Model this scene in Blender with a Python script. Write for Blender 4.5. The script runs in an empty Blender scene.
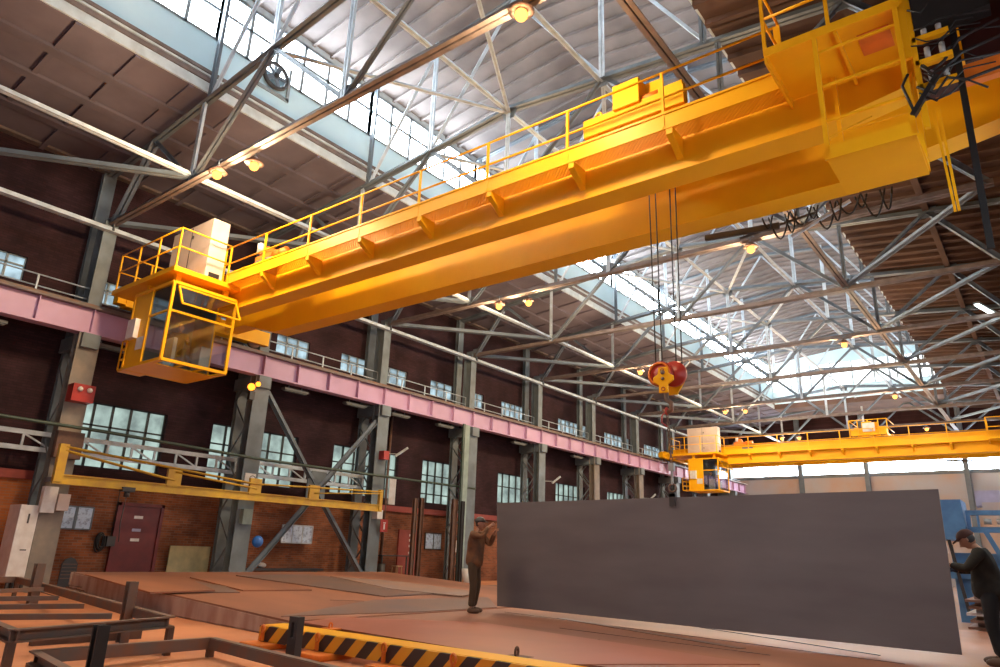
import bpy, bmesh, math, random
from mathutils import Vector, Matrix
random.seed(7)
col = bpy.context.scene.collection
V = Vector

# ------------------------------------------------------------------ camera
CAMZ = 1.2
YAW, PIT, ROLL, FPX = -0.666, 0.303, 0.035, 697.0
def cam_axes():
    cy, sy, ct, st = math.cos(YAW), math.sin(YAW), math.cos(PIT), math.sin(PIT)
    fw = V((sy*ct, cy*ct, st)); rt = V((cy, -sy, 0)); up = rt.cross(fw)
    c, s = math.cos(ROLL), math.sin(ROLL)
    return c*rt + s*up, -s*rt + c*up, fw
RT, UP, FW = cam_axes()
cd = bpy.data.cameras.new('camera'); cam = bpy.data.objects.new('camera', cd); col.objects.link(cam)
cd.sensor_width = 36; cd.lens = FPX*36/1000; cd.clip_end = 500
cam.matrix_world = Matrix(((RT.x, UP.x, -FW.x, 0), (RT.y, UP.y, -FW.y, 0), (RT.z, UP.z, -FW.z, CAMZ), (0, 0, 0, 1)))
bpy.context.scene.camera = cam
def at(u, v, ax, val):
    """the point of the photograph's pixel on the plane axis = value"""
    r = RT*(u-500) - UP*(v-333.5) + FW*FPX
    t = (val-(CAMZ if ax == 2 else 0))/r[ax]
    return V((0, 0, CAMZ)) + r*t

# ------------------------------------------------------------------ materials
def mat(name, rgb, rough=.6, metal=0., rgb2=None, scale=3., det=6., mix=(.35, .65), stretch=(1, 1, 1), bump=0., bscale=None, spec=.5):
    m = bpy.data.materials.new(name); m.use_nodes = True
    nt = m.node_tree; b = nt.nodes['Principled BSDF']
    b.inputs['Base Color'].default_value = (*rgb, 1); b.inputs['Roughness'].default_value = rough
    b.inputs['Metallic'].default_value = metal; b.inputs['Specular IOR Level'].default_value = spec
    tc = nt.nodes.new('ShaderNodeTexCoord'); mp = nt.nodes.new('ShaderNodeMapping'); mp.inputs['Scale'].default_value = stretch
    nt.links.new(tc.outputs['Object'], mp.inputs['Vector'])
    if rgb2 is None: rgb2 = tuple(c*.78 for c in rgb)
    n = nt.nodes.new('ShaderNodeTexNoise'); n.inputs['Scale'].default_value = scale; n.inputs['Detail'].default_value = det
    nt.links.new(mp.outputs['Vector'], n.inputs['Vector'])
    r = nt.nodes.new('ShaderNodeValToRGB'); r.color_ramp.elements[0].position = mix[0]; r.color_ramp.elements[1].position = mix[1]
    r.color_ramp.elements[0].color = (*rgb2, 1); r.color_ramp.elements[1].color = (*rgb, 1)
    nt.links.new(n.outputs['Fac'], r.inputs['Fac']); nt.links.new(r.outputs['Color'], b.inputs['Base Color'])
    if bump:
        bp = nt.nodes.new('ShaderNodeBump'); bp.inputs['Strength'].default_value = bump; bp.inputs['Distance'].default_value = .02
        n2 = nt.nodes.new('ShaderNodeTexNoise'); n2.inputs['Scale'].default_value = bscale or scale*6; n2.inputs['Detail'].default_value = 4
        nt.links.new(mp.outputs['Vector'], n2.inputs['Vector'])
        nt.links.new(n2.outputs['Fac'], bp.inputs['Height']); nt.links.new(bp.outputs['Normal'], b.inputs['Normal'])
    return m
def brick(name, c1, c2, mortar, axis='x', patch=None):
    m = bpy.data.materials.new(name); m.use_nodes = True; nt = m.node_tree; b = nt.nodes['Principled BSDF']
    b.inputs['Roughness'].default_value = .85; b.inputs['Specular IOR Level'].default_value = .2
    tc = nt.nodes.new('ShaderNodeTexCoord'); sp = nt.nodes.new('ShaderNodeSeparateXYZ'); cb = nt.nodes.new('ShaderNodeCombineXYZ')
    nt.links.new(tc.outputs['Object'], sp.inputs[0])
    nt.links.new(sp.outputs['Y' if axis == 'x' else 'X'], cb.inputs['X']); nt.links.new(sp.outputs['Z'], cb.inputs['Y'])
    bk = nt.nodes.new('ShaderNodeTexBrick'); bk.inputs['Scale'].default_value = 1
    bk.inputs['Brick Width'].default_value = .26; bk.inputs['Row Height'].default_value = .08; bk.inputs['Mortar Size'].default_value = .007
    bk.inputs['Color1'].default_value = (*c1, 1); bk.inputs['Color2'].default_value = (*c2, 1); bk.inputs['Mortar'].default_value = (*mortar, 1)
    nt.links.new(cb.outputs[0], bk.inputs['Vector'])
    n = nt.nodes.new('ShaderNodeTexNoise'); n.inputs['Scale'].default_value = .9; n.inputs['Detail'].default_value = 8
    nt.links.new(tc.outputs['Object'], n.inputs['Vector'])
    r = nt.nodes.new('ShaderNodeValToRGB'); r.color_ramp.elements[0].position = .35; r.color_ramp.elements[1].position = .65
    pc = patch or (.55, .55, .55); r.color_ramp.elements[0].color = (*pc, 1); r.color_ramp.elements[1].color = (1, 1, 1, 1)
    nt.links.new(n.outputs['Fac'], r.inputs['Fac'])
    mx = nt.nodes.new('ShaderNodeMix'); mx.data_type = 'RGBA'; mx.blend_type = 'MULTIPLY'; mx.inputs[0].default_value = 1
    nt.links.new(bk.outputs['Color'], mx.inputs[6]); nt.links.new(r.outputs['Color'], mx.inputs[7]); nt.links.new(mx.outputs[2], b.inputs['Base Color'])
    return m
def glow(name, rgb, s):
    m = bpy.data.materials.new(name); m.use_nodes = True; nt = m.node_tree; nt.nodes.clear()
    e = nt.nodes.new('ShaderNodeEmission'); e.inputs[0].default_value = (*rgb, 1); e.inputs[1].default_value = s
    o = nt.nodes.new('ShaderNodeOutputMaterial'); nt.links.new(e.outputs[0], o.inputs[0]); return m
def pane(name, rgb, s, clear=.5, dirt=.0):
    """daylit pane: part clear glass, part emission standing in for the daylight behind it"""
    m = bpy.data.materials.new(name); m.use_nodes = True; nt = m.node_tree; nt.nodes.clear()
    e = nt.nodes.new('ShaderNodeEmission'); e.inputs[0].default_value = (*rgb, 1); e.inputs[1].default_value = s  # the pane itself emits, in place of daylight coming through
    t = nt.nodes.new('ShaderNodeBsdfTransparent'); x = nt.nodes.new('ShaderNodeMixShader'); x.inputs[0].default_value = 1-clear
    o = nt.nodes.new('ShaderNodeOutputMaterial')
    nt.links.new(t.outputs[0], x.inputs[1]); nt.links.new(e.outputs[0], x.inputs[2]); nt.links.new(x.outputs[0], o.inputs[0])
    if dirt:
        tc = nt.nodes.new('ShaderNodeTexCoord'); n = nt.nodes.new('ShaderNodeTexNoise'); n.inputs['Scale'].default_value = 1.3; n.inputs['Detail'].default_value = 5
        nt.links.new(tc.outputs['Object'], n.inputs['Vector']); r = nt.nodes.new('ShaderNodeMapRange')
        r.inputs['From Min'].default_value = .35; r.inputs['From Max'].default_value = .65
        r.inputs['To Min'].default_value = s*(1-dirt); r.inputs['To Max'].default_value = s*(1+dirt)
        nt.links.new(n.outputs['Fac'], r.inputs['Value']); nt.links.new(r.outputs[0], e.inputs[1])
    return m
def glassy(name, tint=(.75, .8, .85), f=.75):
    m = bpy.data.materials.new(name); m.use_nodes = True; nt = m.node_tree; nt.nodes.clear()
    g = nt.nodes.new('ShaderNodeBsdfGlossy'); g.inputs['Roughness'].default_value = .05; g.inputs[0].default_value = (.8, .85, .9, 1)
    t = nt.nodes.new('ShaderNodeBsdfTransparent'); t.inputs[0].default_value = (*tint, 1)
    x = nt.nodes.new('ShaderNodeMixShader'); x.inputs[0].default_value = 1-f
    o = nt.nodes.new('ShaderNodeOutputMaterial')
    nt.links.new(t.outputs[0], x.inputs[1]); nt.links.new(g.outputs[0], x.inputs[2]); nt.links.new(x.outputs[0], o.inputs[0]); return m
def grating(name, rgb, cell=.06, hole=.42):
    m = bpy.data.materials.new(name); m.use_nodes = True; nt = m.node_tree; b = nt.nodes['Principled BSDF']
    b.inputs['Base Color'].default_value = (*rgb, 1); b.inputs['Roughness'].default_value = .5
    o = nt.nodes['Material Output']
    tc = nt.nodes.new('ShaderNodeTexCoord'); mp = nt.nodes.new('ShaderNodeMapping'); mp.inputs['Rotation'].default_value = (0, 0, .785)
    mp.inputs['Scale'].default_value = (1/cell, 1/cell, 1)
    nt.links.new(tc.outputs['Object'], mp.inputs['Vector']); sp = nt.nodes.new('ShaderNodeSeparateXYZ'); nt.links.new(mp.outputs[0], sp.inputs[0])
    vals = []
    for k in 'XY':
        f = nt.nodes.new('ShaderNodeMath'); f.operation = 'FRACT'; nt.links.new(sp.outputs[k], f.inputs[0])
        g = nt.nodes.new('ShaderNodeMath'); g.operation = 'LESS_THAN'; g.inputs[1].default_value = hole**.5; nt.links.new(f.outputs[0], g.inputs[0]); vals.append(g)
    mm = nt.nodes.new('ShaderNodeMath'); mm.operation = 'MULTIPLY'; nt.links.new(vals[0].outputs[0], mm.inputs[0]); nt.links.new(vals[1].outputs[0], mm.inputs[1])
    t = nt.nodes.new('ShaderNodeBsdfTransparent'); x = nt.nodes.new('ShaderNodeMixShader')
    nt.links.new(mm.outputs[0], x.inputs[0]); nt.links.new(b.outputs[0], x.inputs[1]); nt.links.new(t.outputs[0], x.inputs[2]); nt.links.new(x.outputs[0], o.inputs[0])
    return m
def stripes(name):
    m = bpy.data.materials.new(name); m.use_nodes = True; nt = m.node_tree; b = nt.nodes['Principled BSDF']; b.inputs['Roughness'].default_value = .5
    tc = nt.nodes.new('ShaderNodeTexCoord'); sp = nt.nodes.new('ShaderNodeSeparateXYZ'); nt.links.new(tc.outputs['Object'], sp.inputs[0])
    z = nt.nodes.new('ShaderNodeMath'); z.operation = 'MULTIPLY'; z.inputs[1].default_value = 1.0; nt.links.new(sp.outputs['Z'], z.inputs[0])
    a = nt.nodes.new('ShaderNodeMath'); a.operation = 'SUBTRACT'; nt.links.new(sp.outputs['X'], a.inputs[0]); nt.links.new(z.outputs[0], a.inputs[1])
    d = nt.nodes.new('ShaderNodeMath'); d.operation = 'MULTIPLY'; d.inputs[1].default_value = 1/.42; nt.links.new(a.outputs[0], d.inputs[0])
    f = nt.nodes.new('ShaderNodeMath'); f.operation = 'FRACT'; nt.links.new(d.outputs[0], f.inputs[0])
    g = nt.nodes.new('ShaderNodeMath'); g.operation = 'GREATER_THAN'; g.inputs[1].default_value = .5; nt.links.new(f.outputs[0], g.inputs[0])
    mx = nt.nodes.new('ShaderNodeMix'); mx.data_type = 'RGBA'; mx.inputs[6].default_value = (.85, .4, .02, 1); mx.inputs[7].default_value = (.05, .03, .025, 1)
    nt.links.new(g.outputs[0], mx.inputs[0]); nt.links.new(mx.outputs[2], b.inputs['Base Color']); return m

M = dict(
    yellow=mat('crane_yellow', (.92, .46, .008), .45, rgb2=(.84, .39, .006), scale=.9, mix=(.3, .6), spec=.22),
    yellow2=mat('dull_yellow', (.62, .38, .02), .5, rgb2=(.5, .28, .03)),
    orange=mat('orange_paint', (.85, .22, .02), .5),
    grate=grating('yellow_grating', (.90, .40, .01), .055, .5),
    pink=mat('lilac_paint', (.56, .34, .50), .5, rgb2=(.48, .28, .42), scale=.8),
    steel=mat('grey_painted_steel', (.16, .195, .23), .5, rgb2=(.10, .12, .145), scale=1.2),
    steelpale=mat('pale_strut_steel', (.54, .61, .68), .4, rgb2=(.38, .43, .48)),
    steelbrown=mat('brownish_steel', (.20, .15, .135), .6, rgb2=(.13, .10, .09)),
    colpaint=mat('column_grey', (.17, .205, .225), .55, rgb2=(.11, .13, .14), scale=1.5),
    colbeige=mat('column_beige', (.27, .22, .175), .6, rgb2=(.17, .15, .13), scale=2),
    brickup=brick('dark_brick', (.062, .024, .028), (.042, .018, .021), (.03, .018, .02)),
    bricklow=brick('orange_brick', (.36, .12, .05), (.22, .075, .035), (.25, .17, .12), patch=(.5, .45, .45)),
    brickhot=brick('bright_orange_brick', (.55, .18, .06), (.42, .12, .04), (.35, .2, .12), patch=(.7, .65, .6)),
    brickend=mat('far_wall_render', (.45, .44, .46), .8, rgb2=(.52, .36, .28), scale=.35, mix=(.4, .62)),
    redband=mat('red_lintel', (.30, .055, .04), .6),
    maroon=mat('maroon_door', (.17, .02, .018), .45, rgb2=(.12, .015, .015)),
    concretemon=mat('monitor_roof_concrete', (.25, .215, .205), .85, rgb2=(.16, .135, .13), scale=.6, bump=.2),
    concrete=mat('roof_concrete', (.165, .135, .165), .85, rgb2=(.115, .093, .115), scale=.6, stretch=(1, 1, 1), bump=.2),
    concretedk=mat('dark_brown_roof_concrete', (.15, .08, .055), .9, rgb2=(.085, .045, .032), scale=.5, bump=.2),  # darker, browner tone of roof concrete for the right slope
    fascia=mat('pale_blue_render', (.60, .80, .88), .7, rgb2=(.52, .72, .80), scale=.5),
    trimw=mat('pale_trim', (.6, .66, .68), .6),
    floor=mat('dusty_orange_floor', (.68, .28, .125), .75, rgb2=(.50, .19, .085), scale=.5, mix=(.35, .62), bump=.15, bscale=9),
    slab=mat('plate_covered_slab', (.39, .16, .085), .5, rgb2=(.24, .10, .062), scale=.45, stretch=(.35, 1.2, 1), mix=(.34, .66), bump=.08, bscale=5),
    slabred=mat('red_oxide_plate', (.40, .12, .065), .4, rgb2=(.33, .10, .055), scale=.7),
    slabside=mat('slab_edge_concrete', (.60, .48, .40), .8, rgb2=(.42, .27, .20), scale=3, stretch=(1, 1, .4)),
    plategrey=mat('mill_scale_plate', (.17, .12, .11), .4, rgb2=(.24, .13, .09), scale=.9),
    concfloor=mat('grey_concrete_floor', (.24, .17, .15), .8, rgb2=(.30, .17, .12), scale=.6),
    bigplate=mat('big_steel_plate', (.19, .172, .18), .42, .1, rgb2=(.145, .13, .138), scale=1.1, mix=(.3, .7), spec=.4, stretch=(.5, .5, 2)),
    rust=mat('rusty_brown_steel', (.15, .07, .04), .6, rgb2=(.09, .045, .03), scale=4),
    rustgrey=mat('rusty_grey_steel', (.13, .10, .085), .55, rgb2=(.20, .09, .05), scale=4),
    black=mat('black_rubber', (.012, .012, .013), .5), darkst=mat('dark_steel', (.05, .045, .045), .45),
    white=mat('white_enamel', (.72, .70, .68), .4, rgb2=(.62, .58, .55), scale=5),
    beigebox=mat('beige_cabinet', (.66, .56, .50), .5, rgb2=(.58, .47, .42), scale=2),
    maroondk=mat('dark_maroon_paint', (.045, .008, .006), .5), red=mat('red_paint', (.42, .03, .02), .4), blue=mat('machine_blue', (.10, .25, .48), .5, rgb2=(.07, .18, .38)),
    bluebright=mat('bright_blue', (.03, .17, .6), .4), lavender=mat('pale_lavender', (.45, .42, .58), .5),
    green=mat('green_pipe_paint', (.045, .075, .055), .45), palegreen=mat('pale_green_panel', (.30, .38, .33), .6),
    board=mat('greenish_board', (.50, .43, .22), .7, rgb2=(.36, .33, .18), scale=3),
    poster=mat('poster_paper', (.55, .68, .85), .4, rgb2=(.32, .40, .55), scale=9, mix=(.42, .5)),
    skin=mat('skin', (.48, .24, .15), .55), jacketbr=mat('brown_work_jacket', (.20, .085, .035), .85, rgb2=(.10, .05, .03), scale=6, bump=.3, bscale=14),
    jacketdk=mat('dark_work_jacket', (.026, .022, .015), .9, rgb2=(.012, .011, .01), scale=6, bump=.3, bscale=14),
    trousers=mat('olive_brown_trousers', (.085, .05, .028), .9, bump=.4, bscale=12), trousersdk=mat('black_trousers', (.012, .012, .014), .9),
    boot=mat('brown_boot', (.12, .06, .035), .6), cap=mat('brown_cap', (.10, .04, .03), .8), glove=mat('navy_glove', (.02, .025, .05), .7),
    overall=mat('blue_overall', (.04, .10, .30), .8),
    lamp=glow('sodium_glow', (1, .40, .07), 3.2), tube=glow('fluorescent_glow', (.9, 1, 1), 9),
    pane=pane('daylight_pane', (.80, .91, 1), 27, .5, .1), paneright=pane('sunless_daylight_pane', (.80, .91, 1), 7, .5, .1), paneend=pane('end_daylight_pane', (.9, .97, 1), 3.0, .3),
    panelow=pane('dull_daylight_pane', (.50, .66, .58), .5, .25, .5), paneup=pane('upper_dull_pane', (.45, .62, .70), .55, .25, .75),
    glass=glassy('cabin_glass', (.8, .83, .86), .86), frame=mat('dark_window_frame', (.04, .045, .045), .6), framep=mat('grey_window_frame', (.30, .34, .36), .6),
    stripe=stripes('yellow_black_stripes'), wood=mat('stool_wood', (.5, .32, .15), .7), lampgrey=mat('dull_lamp_housing', (.13, .14, .14), .5), pvc=mat('white_lamp_housing', (.4, .42, .42), .4))

# ------------------------------------------------------------------ mesh helpers
class MB:
    def __init__(s): s.v = []; s.f = []; s.sm = []
    def add(s, vs, fs, smooth=False):
        n = len(s.v); s.v += [V(p) for p in vs]; s.f += [tuple(i+n for i in f) for f in fs]; s.sm += [smooth]*len(fs); return s
    def box(s, a, b):
        (x0, y0, z0), (x1, y1, z1) = a, b
        if x0 > x1: x0, x1 = x1, x0
        if y0 > y1: y0, y1 = y1, y0
        if z0 > z1: z0, z1 = z1, z0
        return s.add([(x0, y0, z0), (x1, y0, z0), (x1, y1, z0), (x0, y1, z0), (x0, y0, z1), (x1, y0, z1), (x1, y1, z1), (x0, y1, z1)],
                     [(0, 3, 2, 1), (4, 5, 6, 7), (0, 1, 5, 4), (1, 2, 6, 5), (2, 3, 7, 6), (3, 0, 4, 7)])
    def bar(s, a, b, w, h=None, up=(0, 0, 1), off=(0, 0)):
        """rectangular bar from a to b: w across, h along up"""
        a, b = V(a), V(b); h = w if h is None else h; d = (b-a).normalized(); u = V(up)
        if abs(d.dot(u)) > .98: u = V((0, 1, 0)) if abs(d.y) < .9 else V((1, 0, 0))
        r = d.cross(u).normalized(); u = r.cross(d).normalized(); o = r*off[0]+u*off[1]
        q = [r*w/2*i+u*h/2*j+o for i, j in ((-1, -1), (1, -1), (1, 1), (-1, 1))]
        return s.add([a+p for p in q]+[b+p for p in q], [(0, 1, 2, 3), (7, 6, 5, 4), (0, 4, 5, 1), (1, 5, 6, 2), (2, 6, 7, 3), (3, 7, 4, 0)])
    def dbl(s, a, b, w, t=.012, gap=None, up=(0, 0, 1)):
        """double angle: two L sections back to back"""
        g = w*.28 if gap is None else gap
        for sg in (-1, 1):
            s.bar(a, b, t, w, up, (sg*g/2, 0)); s.bar(a, b, w*.6, t, up, (sg*(g/2+w*.3), -w/2))
        return s
    def ibeam(s, a, b, w, h, t=.02, up=(0, 0, 1)):
        s.bar(a, b, t, h, up); s.bar(a, b, w, t*1.3, up, (0, h/2)); s.bar(a, b, w, t*1.3, up, (0, -h/2)); return s
    def tube(s, pts, r, n=8, close=False, caps=True):
        pts = [V(p) for p in pts]; rs = r if isinstance(r, (list, tuple)) else [r]*len(pts); N = len(pts); vs = []; pu = None
        for i, p in enumerate(pts):
            if close: d = pts[(i+1) % N]-pts[i-1]
            else: d = pts[min(i+1, N-1)]-pts[max(i-1, 0)]
            d.normalize()
            if pu is None: u = V((0, 0, 1)) if abs(d.z) < .9 else V((1, 0, 0))
            else: u = pu
            x = d.cross(u).normalized(); u = x.cross(d).normalized(); pu = u
            vs += [p+(x*math.cos(k*2*math.pi/n)+u*math.sin(k*2*math.pi/n))*rs[i] for k in range(n)]
        fs = []
        for i in range(N if close else N-1):
            for k in range(n):
                a, b = i*n+k, i*n+(k+1) % n; c, d2 = ((i+1) % N)*n+(k+1) % n, ((i+1) % N)*n+k; fs.append((a, b, c, d2))
        if not close and caps: fs += [tuple(range(n))[::-1], tuple((N-1)*n+k for k in range(n))]
        return s.add(vs, fs, True)
    def cyl(s, a, b, r, n=16, r2=None): return s.tube([a, b], [r, r if r2 is None else r2], n)
    def prism(s, poly, a, b=None, axis=2):
        """polygon of 2-d points in the other two axes, extruded from a to b along axis"""
        n = len(poly)
        def P(p, t):
            q = list(p); q.insert(axis, t); return q
        return s.add([P(p, a) for p in poly]+[P(p, b) for p in poly], [tuple(range(n))[::-1], tuple(range(n, 2*n))]+[(i, (i+1) % n, n+(i+1) % n, n+i) for i in range(n)])
    def slabpoly(s, pts, th):
        """polygon of 3-d points with thickness th downwards"""
        n = len(pts); pts = [V(p) for p in pts]
        return s.add([p-V((0, 0, th)) for p in pts]+pts, [tuple(range(n))[::-1], tuple(range(n, 2*n))]+[(i, (i+1) % n, n+(i+1) % n, n+i) for i in range(n)])
    def ball(s, c, r, n=12, m=8):
        c = V(c); r = V(r) if hasattr(r, '__len__') else V((r, r, r)); vs = [c+V((0, 0, r.z))]; fs = []
        for i in range(1, m):
            for k in range(n):
                a, b = math.pi*i/m, 2*math.pi*k/n; vs.append(c+V((r.x*math.sin(a)*math.cos(b), r.y*math.sin(a)*math.sin(b), r.z*math.cos(a))))
        vs.append(c-V((0, 0, r.z))); L = len(vs)-1
        for k in range(n):
            fs.append((0, 1+k, 1+(k+1) % n)); fs.append((L, 1+(m-2)*n+(k+1) % n, 1+(m-2)*n+k))
            for i in range(m-2): fs.append((1+i*n+k, 1+(i+1)*n+k, 1+(i+1)*n+(k+1) % n, 1+i*n+(k+1) % n))
        return s.add(vs, fs, True)
    def torus(s, c, R, r, nrm=(0, 1, 0), n=16, k=6, sx=1.):
        c = V(c); nn = V(nrm).normalized(); u = V((0, 0, 1)) if abs(nn.z) < .9 else V((1, 0, 0)); x = nn.cross(u).normalized(); u = x.cross(nn)
        return s.tube([c+(x*math.cos(t*2*math.pi/n)*sx+u*math.sin(t*2*math.pi/n))*R for t in range(n)], r, k, True)
    def build(s, name, m, parent=None, label=None, cat=None, group=None, kind=None, loc=None, bevel=0):
        me = bpy.data.meshes.new(name)
        if parent is not None: o0 = wl(parent)
        elif loc is not None: o0 = V(loc)
        else:
            lo = [min(p[i] for p in s.v) for i in range(3)]; hi = [max(p[i] for p in s.v) for i in range(3)]
            o0 = V(((lo[0]+hi[0])/2, (lo[1]+hi[1])/2, lo[2]))
        me.from_pydata([p-o0 for p in s.v], [], s.f); me.update()
        bm = bmesh.new(); bm.from_mesh(me); bmesh.ops.recalc_face_normals(bm, faces=bm.faces); bm.to_mesh(me); bm.free()
        for p, q in zip(me.polygons, s.sm): p.use_smooth = q
        me.materials.append(M[m] if isinstance(m, str) else m)
        o = bpy.data.objects.new(name, me); col.objects.link(o)
        if parent is not None: o.parent = parent
        else: o.location = o0
        tag(o, label, cat, group, kind)
        if bevel:
            b = o.modifiers.new('bevel', 'BEVEL'); b.width = bevel; b.segments = 2; b.limit_method = 'ANGLE'
        return o
def wl(o):
    p = V(o.location)
    while o.parent: o = o.parent; p += V(o.location)
    return p
def tag(o, label=None, cat=None, group=None, kind=None):
    if label: o['label'] = label
    if cat: o['category'] = cat
    if group: o['group'] = group
    if kind: o['kind'] = kind
def thing(name, label, cat, loc, group=None, kind=None):
    o = bpy.data.objects.new(name, None); o.empty_display_size = .2; col.objects.link(o); o.location = loc; tag(o, label, cat, group, kind); return o
KIDS = {}
def kids(o): return [c for c in bpy.data.objects if c.parent == o]
def copy_tree(o, parent=None, lab=None):
    c = o.copy(); col.objects.link(c); c.parent = parent
    for ch in kids(o): copy_tree(ch, c)
    if lab: c['label'] = lab
    return c
def put(src, loc, label, group=None):
    c = copy_tree(src, None, label); c.location = loc
    if group: c['group'] = group
    return c
ORD = ['first', 'second', 'third', 'fourth', 'fifth', 'sixth', 'seventh', 'eighth', 'ninth', 'tenth', 'eleventh', 'twelfth', 'thirteenth', 'fourteenth']
def S(mb, name, m, **k): return mb.build(name, m, kind='structure', **k)

FL = -.25                     # floor level; the plate-covered slab's top is level 0
XW = -23.6; XC = -22.2        # inner face of the left wall; line of the columns
YK = [8.2+6*k for k in range(10)]
YEND = 66.

# ------------------------------------------------------------------ setting
S(MB().box((-24.2, -6, FL-.3), (2.4, YEND+.4, FL)), 'floor', 'floor')
S(MB().box((-20.4, 17.8, FL), (1.2, YEND, FL+.012)), 'floor_strip', 'concfloor')
# left wall with openings (lower row and upper row)
lowwin = [(2.9, 5.8), (8.85, 11.75), (13.45, 17.2), (19.0, 22.8), (24.4, 27.1), (30.3, 33.4), (36.0, 39.4), (42.3, 45.7), (48.3, 51.7), (54.3, 57.7), (60, 63.5)]
upwin = [(4.6, 6.6), (8.6, 9.95), (12.6, 14.0), (15.6, 17.2), (18.9, 20.4), (21.3, 22.95), (24.6, 26.3), (27.5, 28.8), (30.4, 33.2), (36.2, 39.7), (42, 45.7), (48, 51.7), (54, 57.7), (60, 63.5)]
LZ = (3.3, 5.3); UZ = (8.5, 9.28)
def wall_with(name, m, x0, x1, ya, yb, za, zb, holes, hz):
    w = MB(); y = ya
    for a, b in holes:
        if a > y: w.box((x0, y, za), (x1, a, zb))
        w.box((x0, a, za), (x1, b, hz[0])); w.box((x0, a, hz[1]), (x1, b, zb)); y = b
    if y < yb: w.box((x0, y, za), (x1, yb, zb))
    return S(w, name, m)
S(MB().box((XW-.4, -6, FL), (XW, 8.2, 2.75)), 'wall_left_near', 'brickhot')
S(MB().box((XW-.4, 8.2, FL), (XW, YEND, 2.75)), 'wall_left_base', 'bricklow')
wall_with('wall_left', 'brickup', XW-.4, XW, -6, YEND, 3.0, 7.6, lowwin, LZ)
wall_with('wall_left_upper', 'brickup', XW-.4, XW, -6, YEND, 7.6, 13.25, upwin, UZ)
S(MB().box((XW-.4, -6, 2.75), (XW+.12, YEND, 3.0)), 'trim_left', 'redband')
S(MB().box((XW-.05, -6, 12.9), (XW+.25, YEND, 13.2)), 'trim_eaves', 'steelbrown')
n = 0
for (a, b) in lowwin:
    n += 1; w = thing('window_%d' % n, None, None, (XW-.2, (a+b)/2, LZ[0]), kind='structure')
    f = MB(); k = max(4, round((b-a)/.6))
    for i in range(k+1):
        y = a+(b-a)*i/k; f.box((XW-.24, y-.035, LZ[0]), (XW-.14, y+.035, LZ[1]))
    for z in (LZ[0], LZ[0]+.42, LZ[0]+1.3, LZ[1]): f.box((XW-.24, a, z-.025), (XW-.14, b, z+.025))
    f.build('window_frame', 'frame', w); MB().box((XW-.21, a, LZ[0]), (XW-.2, b, LZ[1])).build('window_pane', 'panelow', w)
for (a, b) in upwin:
    n += 1; w = thing('window_%d' % n, None, None, (XW-.2, (a+b)/2, UZ[0]), kind='structure')
    f = MB(); k = max(2, round((b-a)/.5))
    for i in range(k+1):
        y = a+(b-a)*i/k; f.box((XW-.2, y-.03, UZ[0]), (XW-.08, y+.03, UZ[1]))
    for z in (UZ[0], UZ[0]+.5, UZ[1]): f.box((XW-.2, a, z-.025), (XW-.08, b, z+.025))
    f.build('window_frame', 'framep', w); MB().box((XW-.16, a, UZ[0]), (XW-.15, b, UZ[1])).build('window_pane', 'paneup', w)
# right wall, far wall
rw = [(-2+6*k, 2.4+6*k) for k in range(11)]
wall_with('wall_right', 'brickup', 1.5, 1.9, -6, YEND, FL, 13.4, rw, (3.2, 6.2))
for a, b in rw:  # out of view, repeated from the left wall; glowing panes add fill light
    n += 1; w = thing('window_%d' % n, None, None, (1.7, (a+b)/2, 3.2), kind='structure'); f = MB()
    for i in range(6): f.box((1.6, a+(b-a)*i/5-.03, 3.2), (1.7, a+(b-a)*i/5+.03, 6.2))
    for z in (3.2, 4.7, 6.2): f.box((1.6, a, z-.03), (1.7, b, z+.03))
    f.build('window_frame', 'frame', w); MB().box((1.65, a, 3.2), (1.66, b, 6.2)).build('window_pane', 'paneend', w)
S(MB().box((-24, -6.4, 4.2), (1.9, -6, 18.5)).box((-24, -6.4, FL), (-16, -6, 4.2)).box((-6, -6.4, FL), (1.9, -6, 4.2)), 'wall_near', 'brickup')  # unseen wall added to keep the sun out; its opening lets in fill
w = MB(); w.box((-24, YEND, FL), (1.9, YEND+.4, 8.5)); S(w, 'wall_far', 'brickend'); S(MB().box((-24, YEND, 10.0), (1.9, YEND+.4, 18.5)), 'wall_far_upper', 'brickup')
xs = [-22.4, -17.25, -11.95, -4.9, 1.0]
for x0, x1 in zip(xs, xs[1:]):
    n += 1; w = thing('window_%d' % n, None, None, ((x0+x1)/2, YEND+.1, 8.5), kind='structure')
    MB().box((x0, YEND+.08, 8.5), (x1, YEND+.1, 10)).build('window_pane', 'pane', w)
    MB().box((x0, YEND, 8.45), (x1, YEND+.12, 8.55)).box((x0, YEND, 9.95), (x1, YEND+.12, 10.05)).build('window_frame', 'framep', w)
S(MB().box((-24, YEND-.06, 8.25), (1.5, YEND, 8.42)), 'trim_far', 'steel')

# roof: side slopes and raised monitor
def ztop(x): return 14.0-.1*abs(x+11.1)
XM0, XM1, YM1 = -17.5, -4.8, 60.3
def sl(x): return ztop(x)+.17
r = MB()
r.add([(XW-.4, -6, sl(XW)), (XM0, -6, sl(XM0)), (XM0, YEND, sl(XM0)), (XW-.4, YEND, sl(XW)), (XW-.4, -6, sl(XW)+.25), (XM0, -6, sl(XM0)+.25), (XM0, YEND, sl(XM0)+.25), (XW-.4, YEND, sl(XW)+.25)],
      [(0, 1, 2, 3), (4, 5, 6, 7), (0, 1, 5, 4), (1, 2, 6, 5), (2, 3, 7, 6), (3, 0, 4, 7)])
y = -5.8
while y < YEND:                # transverse ribs of the roof slabs
    r.bar((XW, y, sl(XW)-.03), (XM0, y, sl(XM0)-.03), .14, .07); y += 1.5
for x in (-22.0, -20.3, -18.9): r.bar((x, -6, sl(x)-.04), (x, YEND, sl(x)-.04), .34, .10)
S(r, 'ceiling_left', 'concrete')
r = MB()
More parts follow.
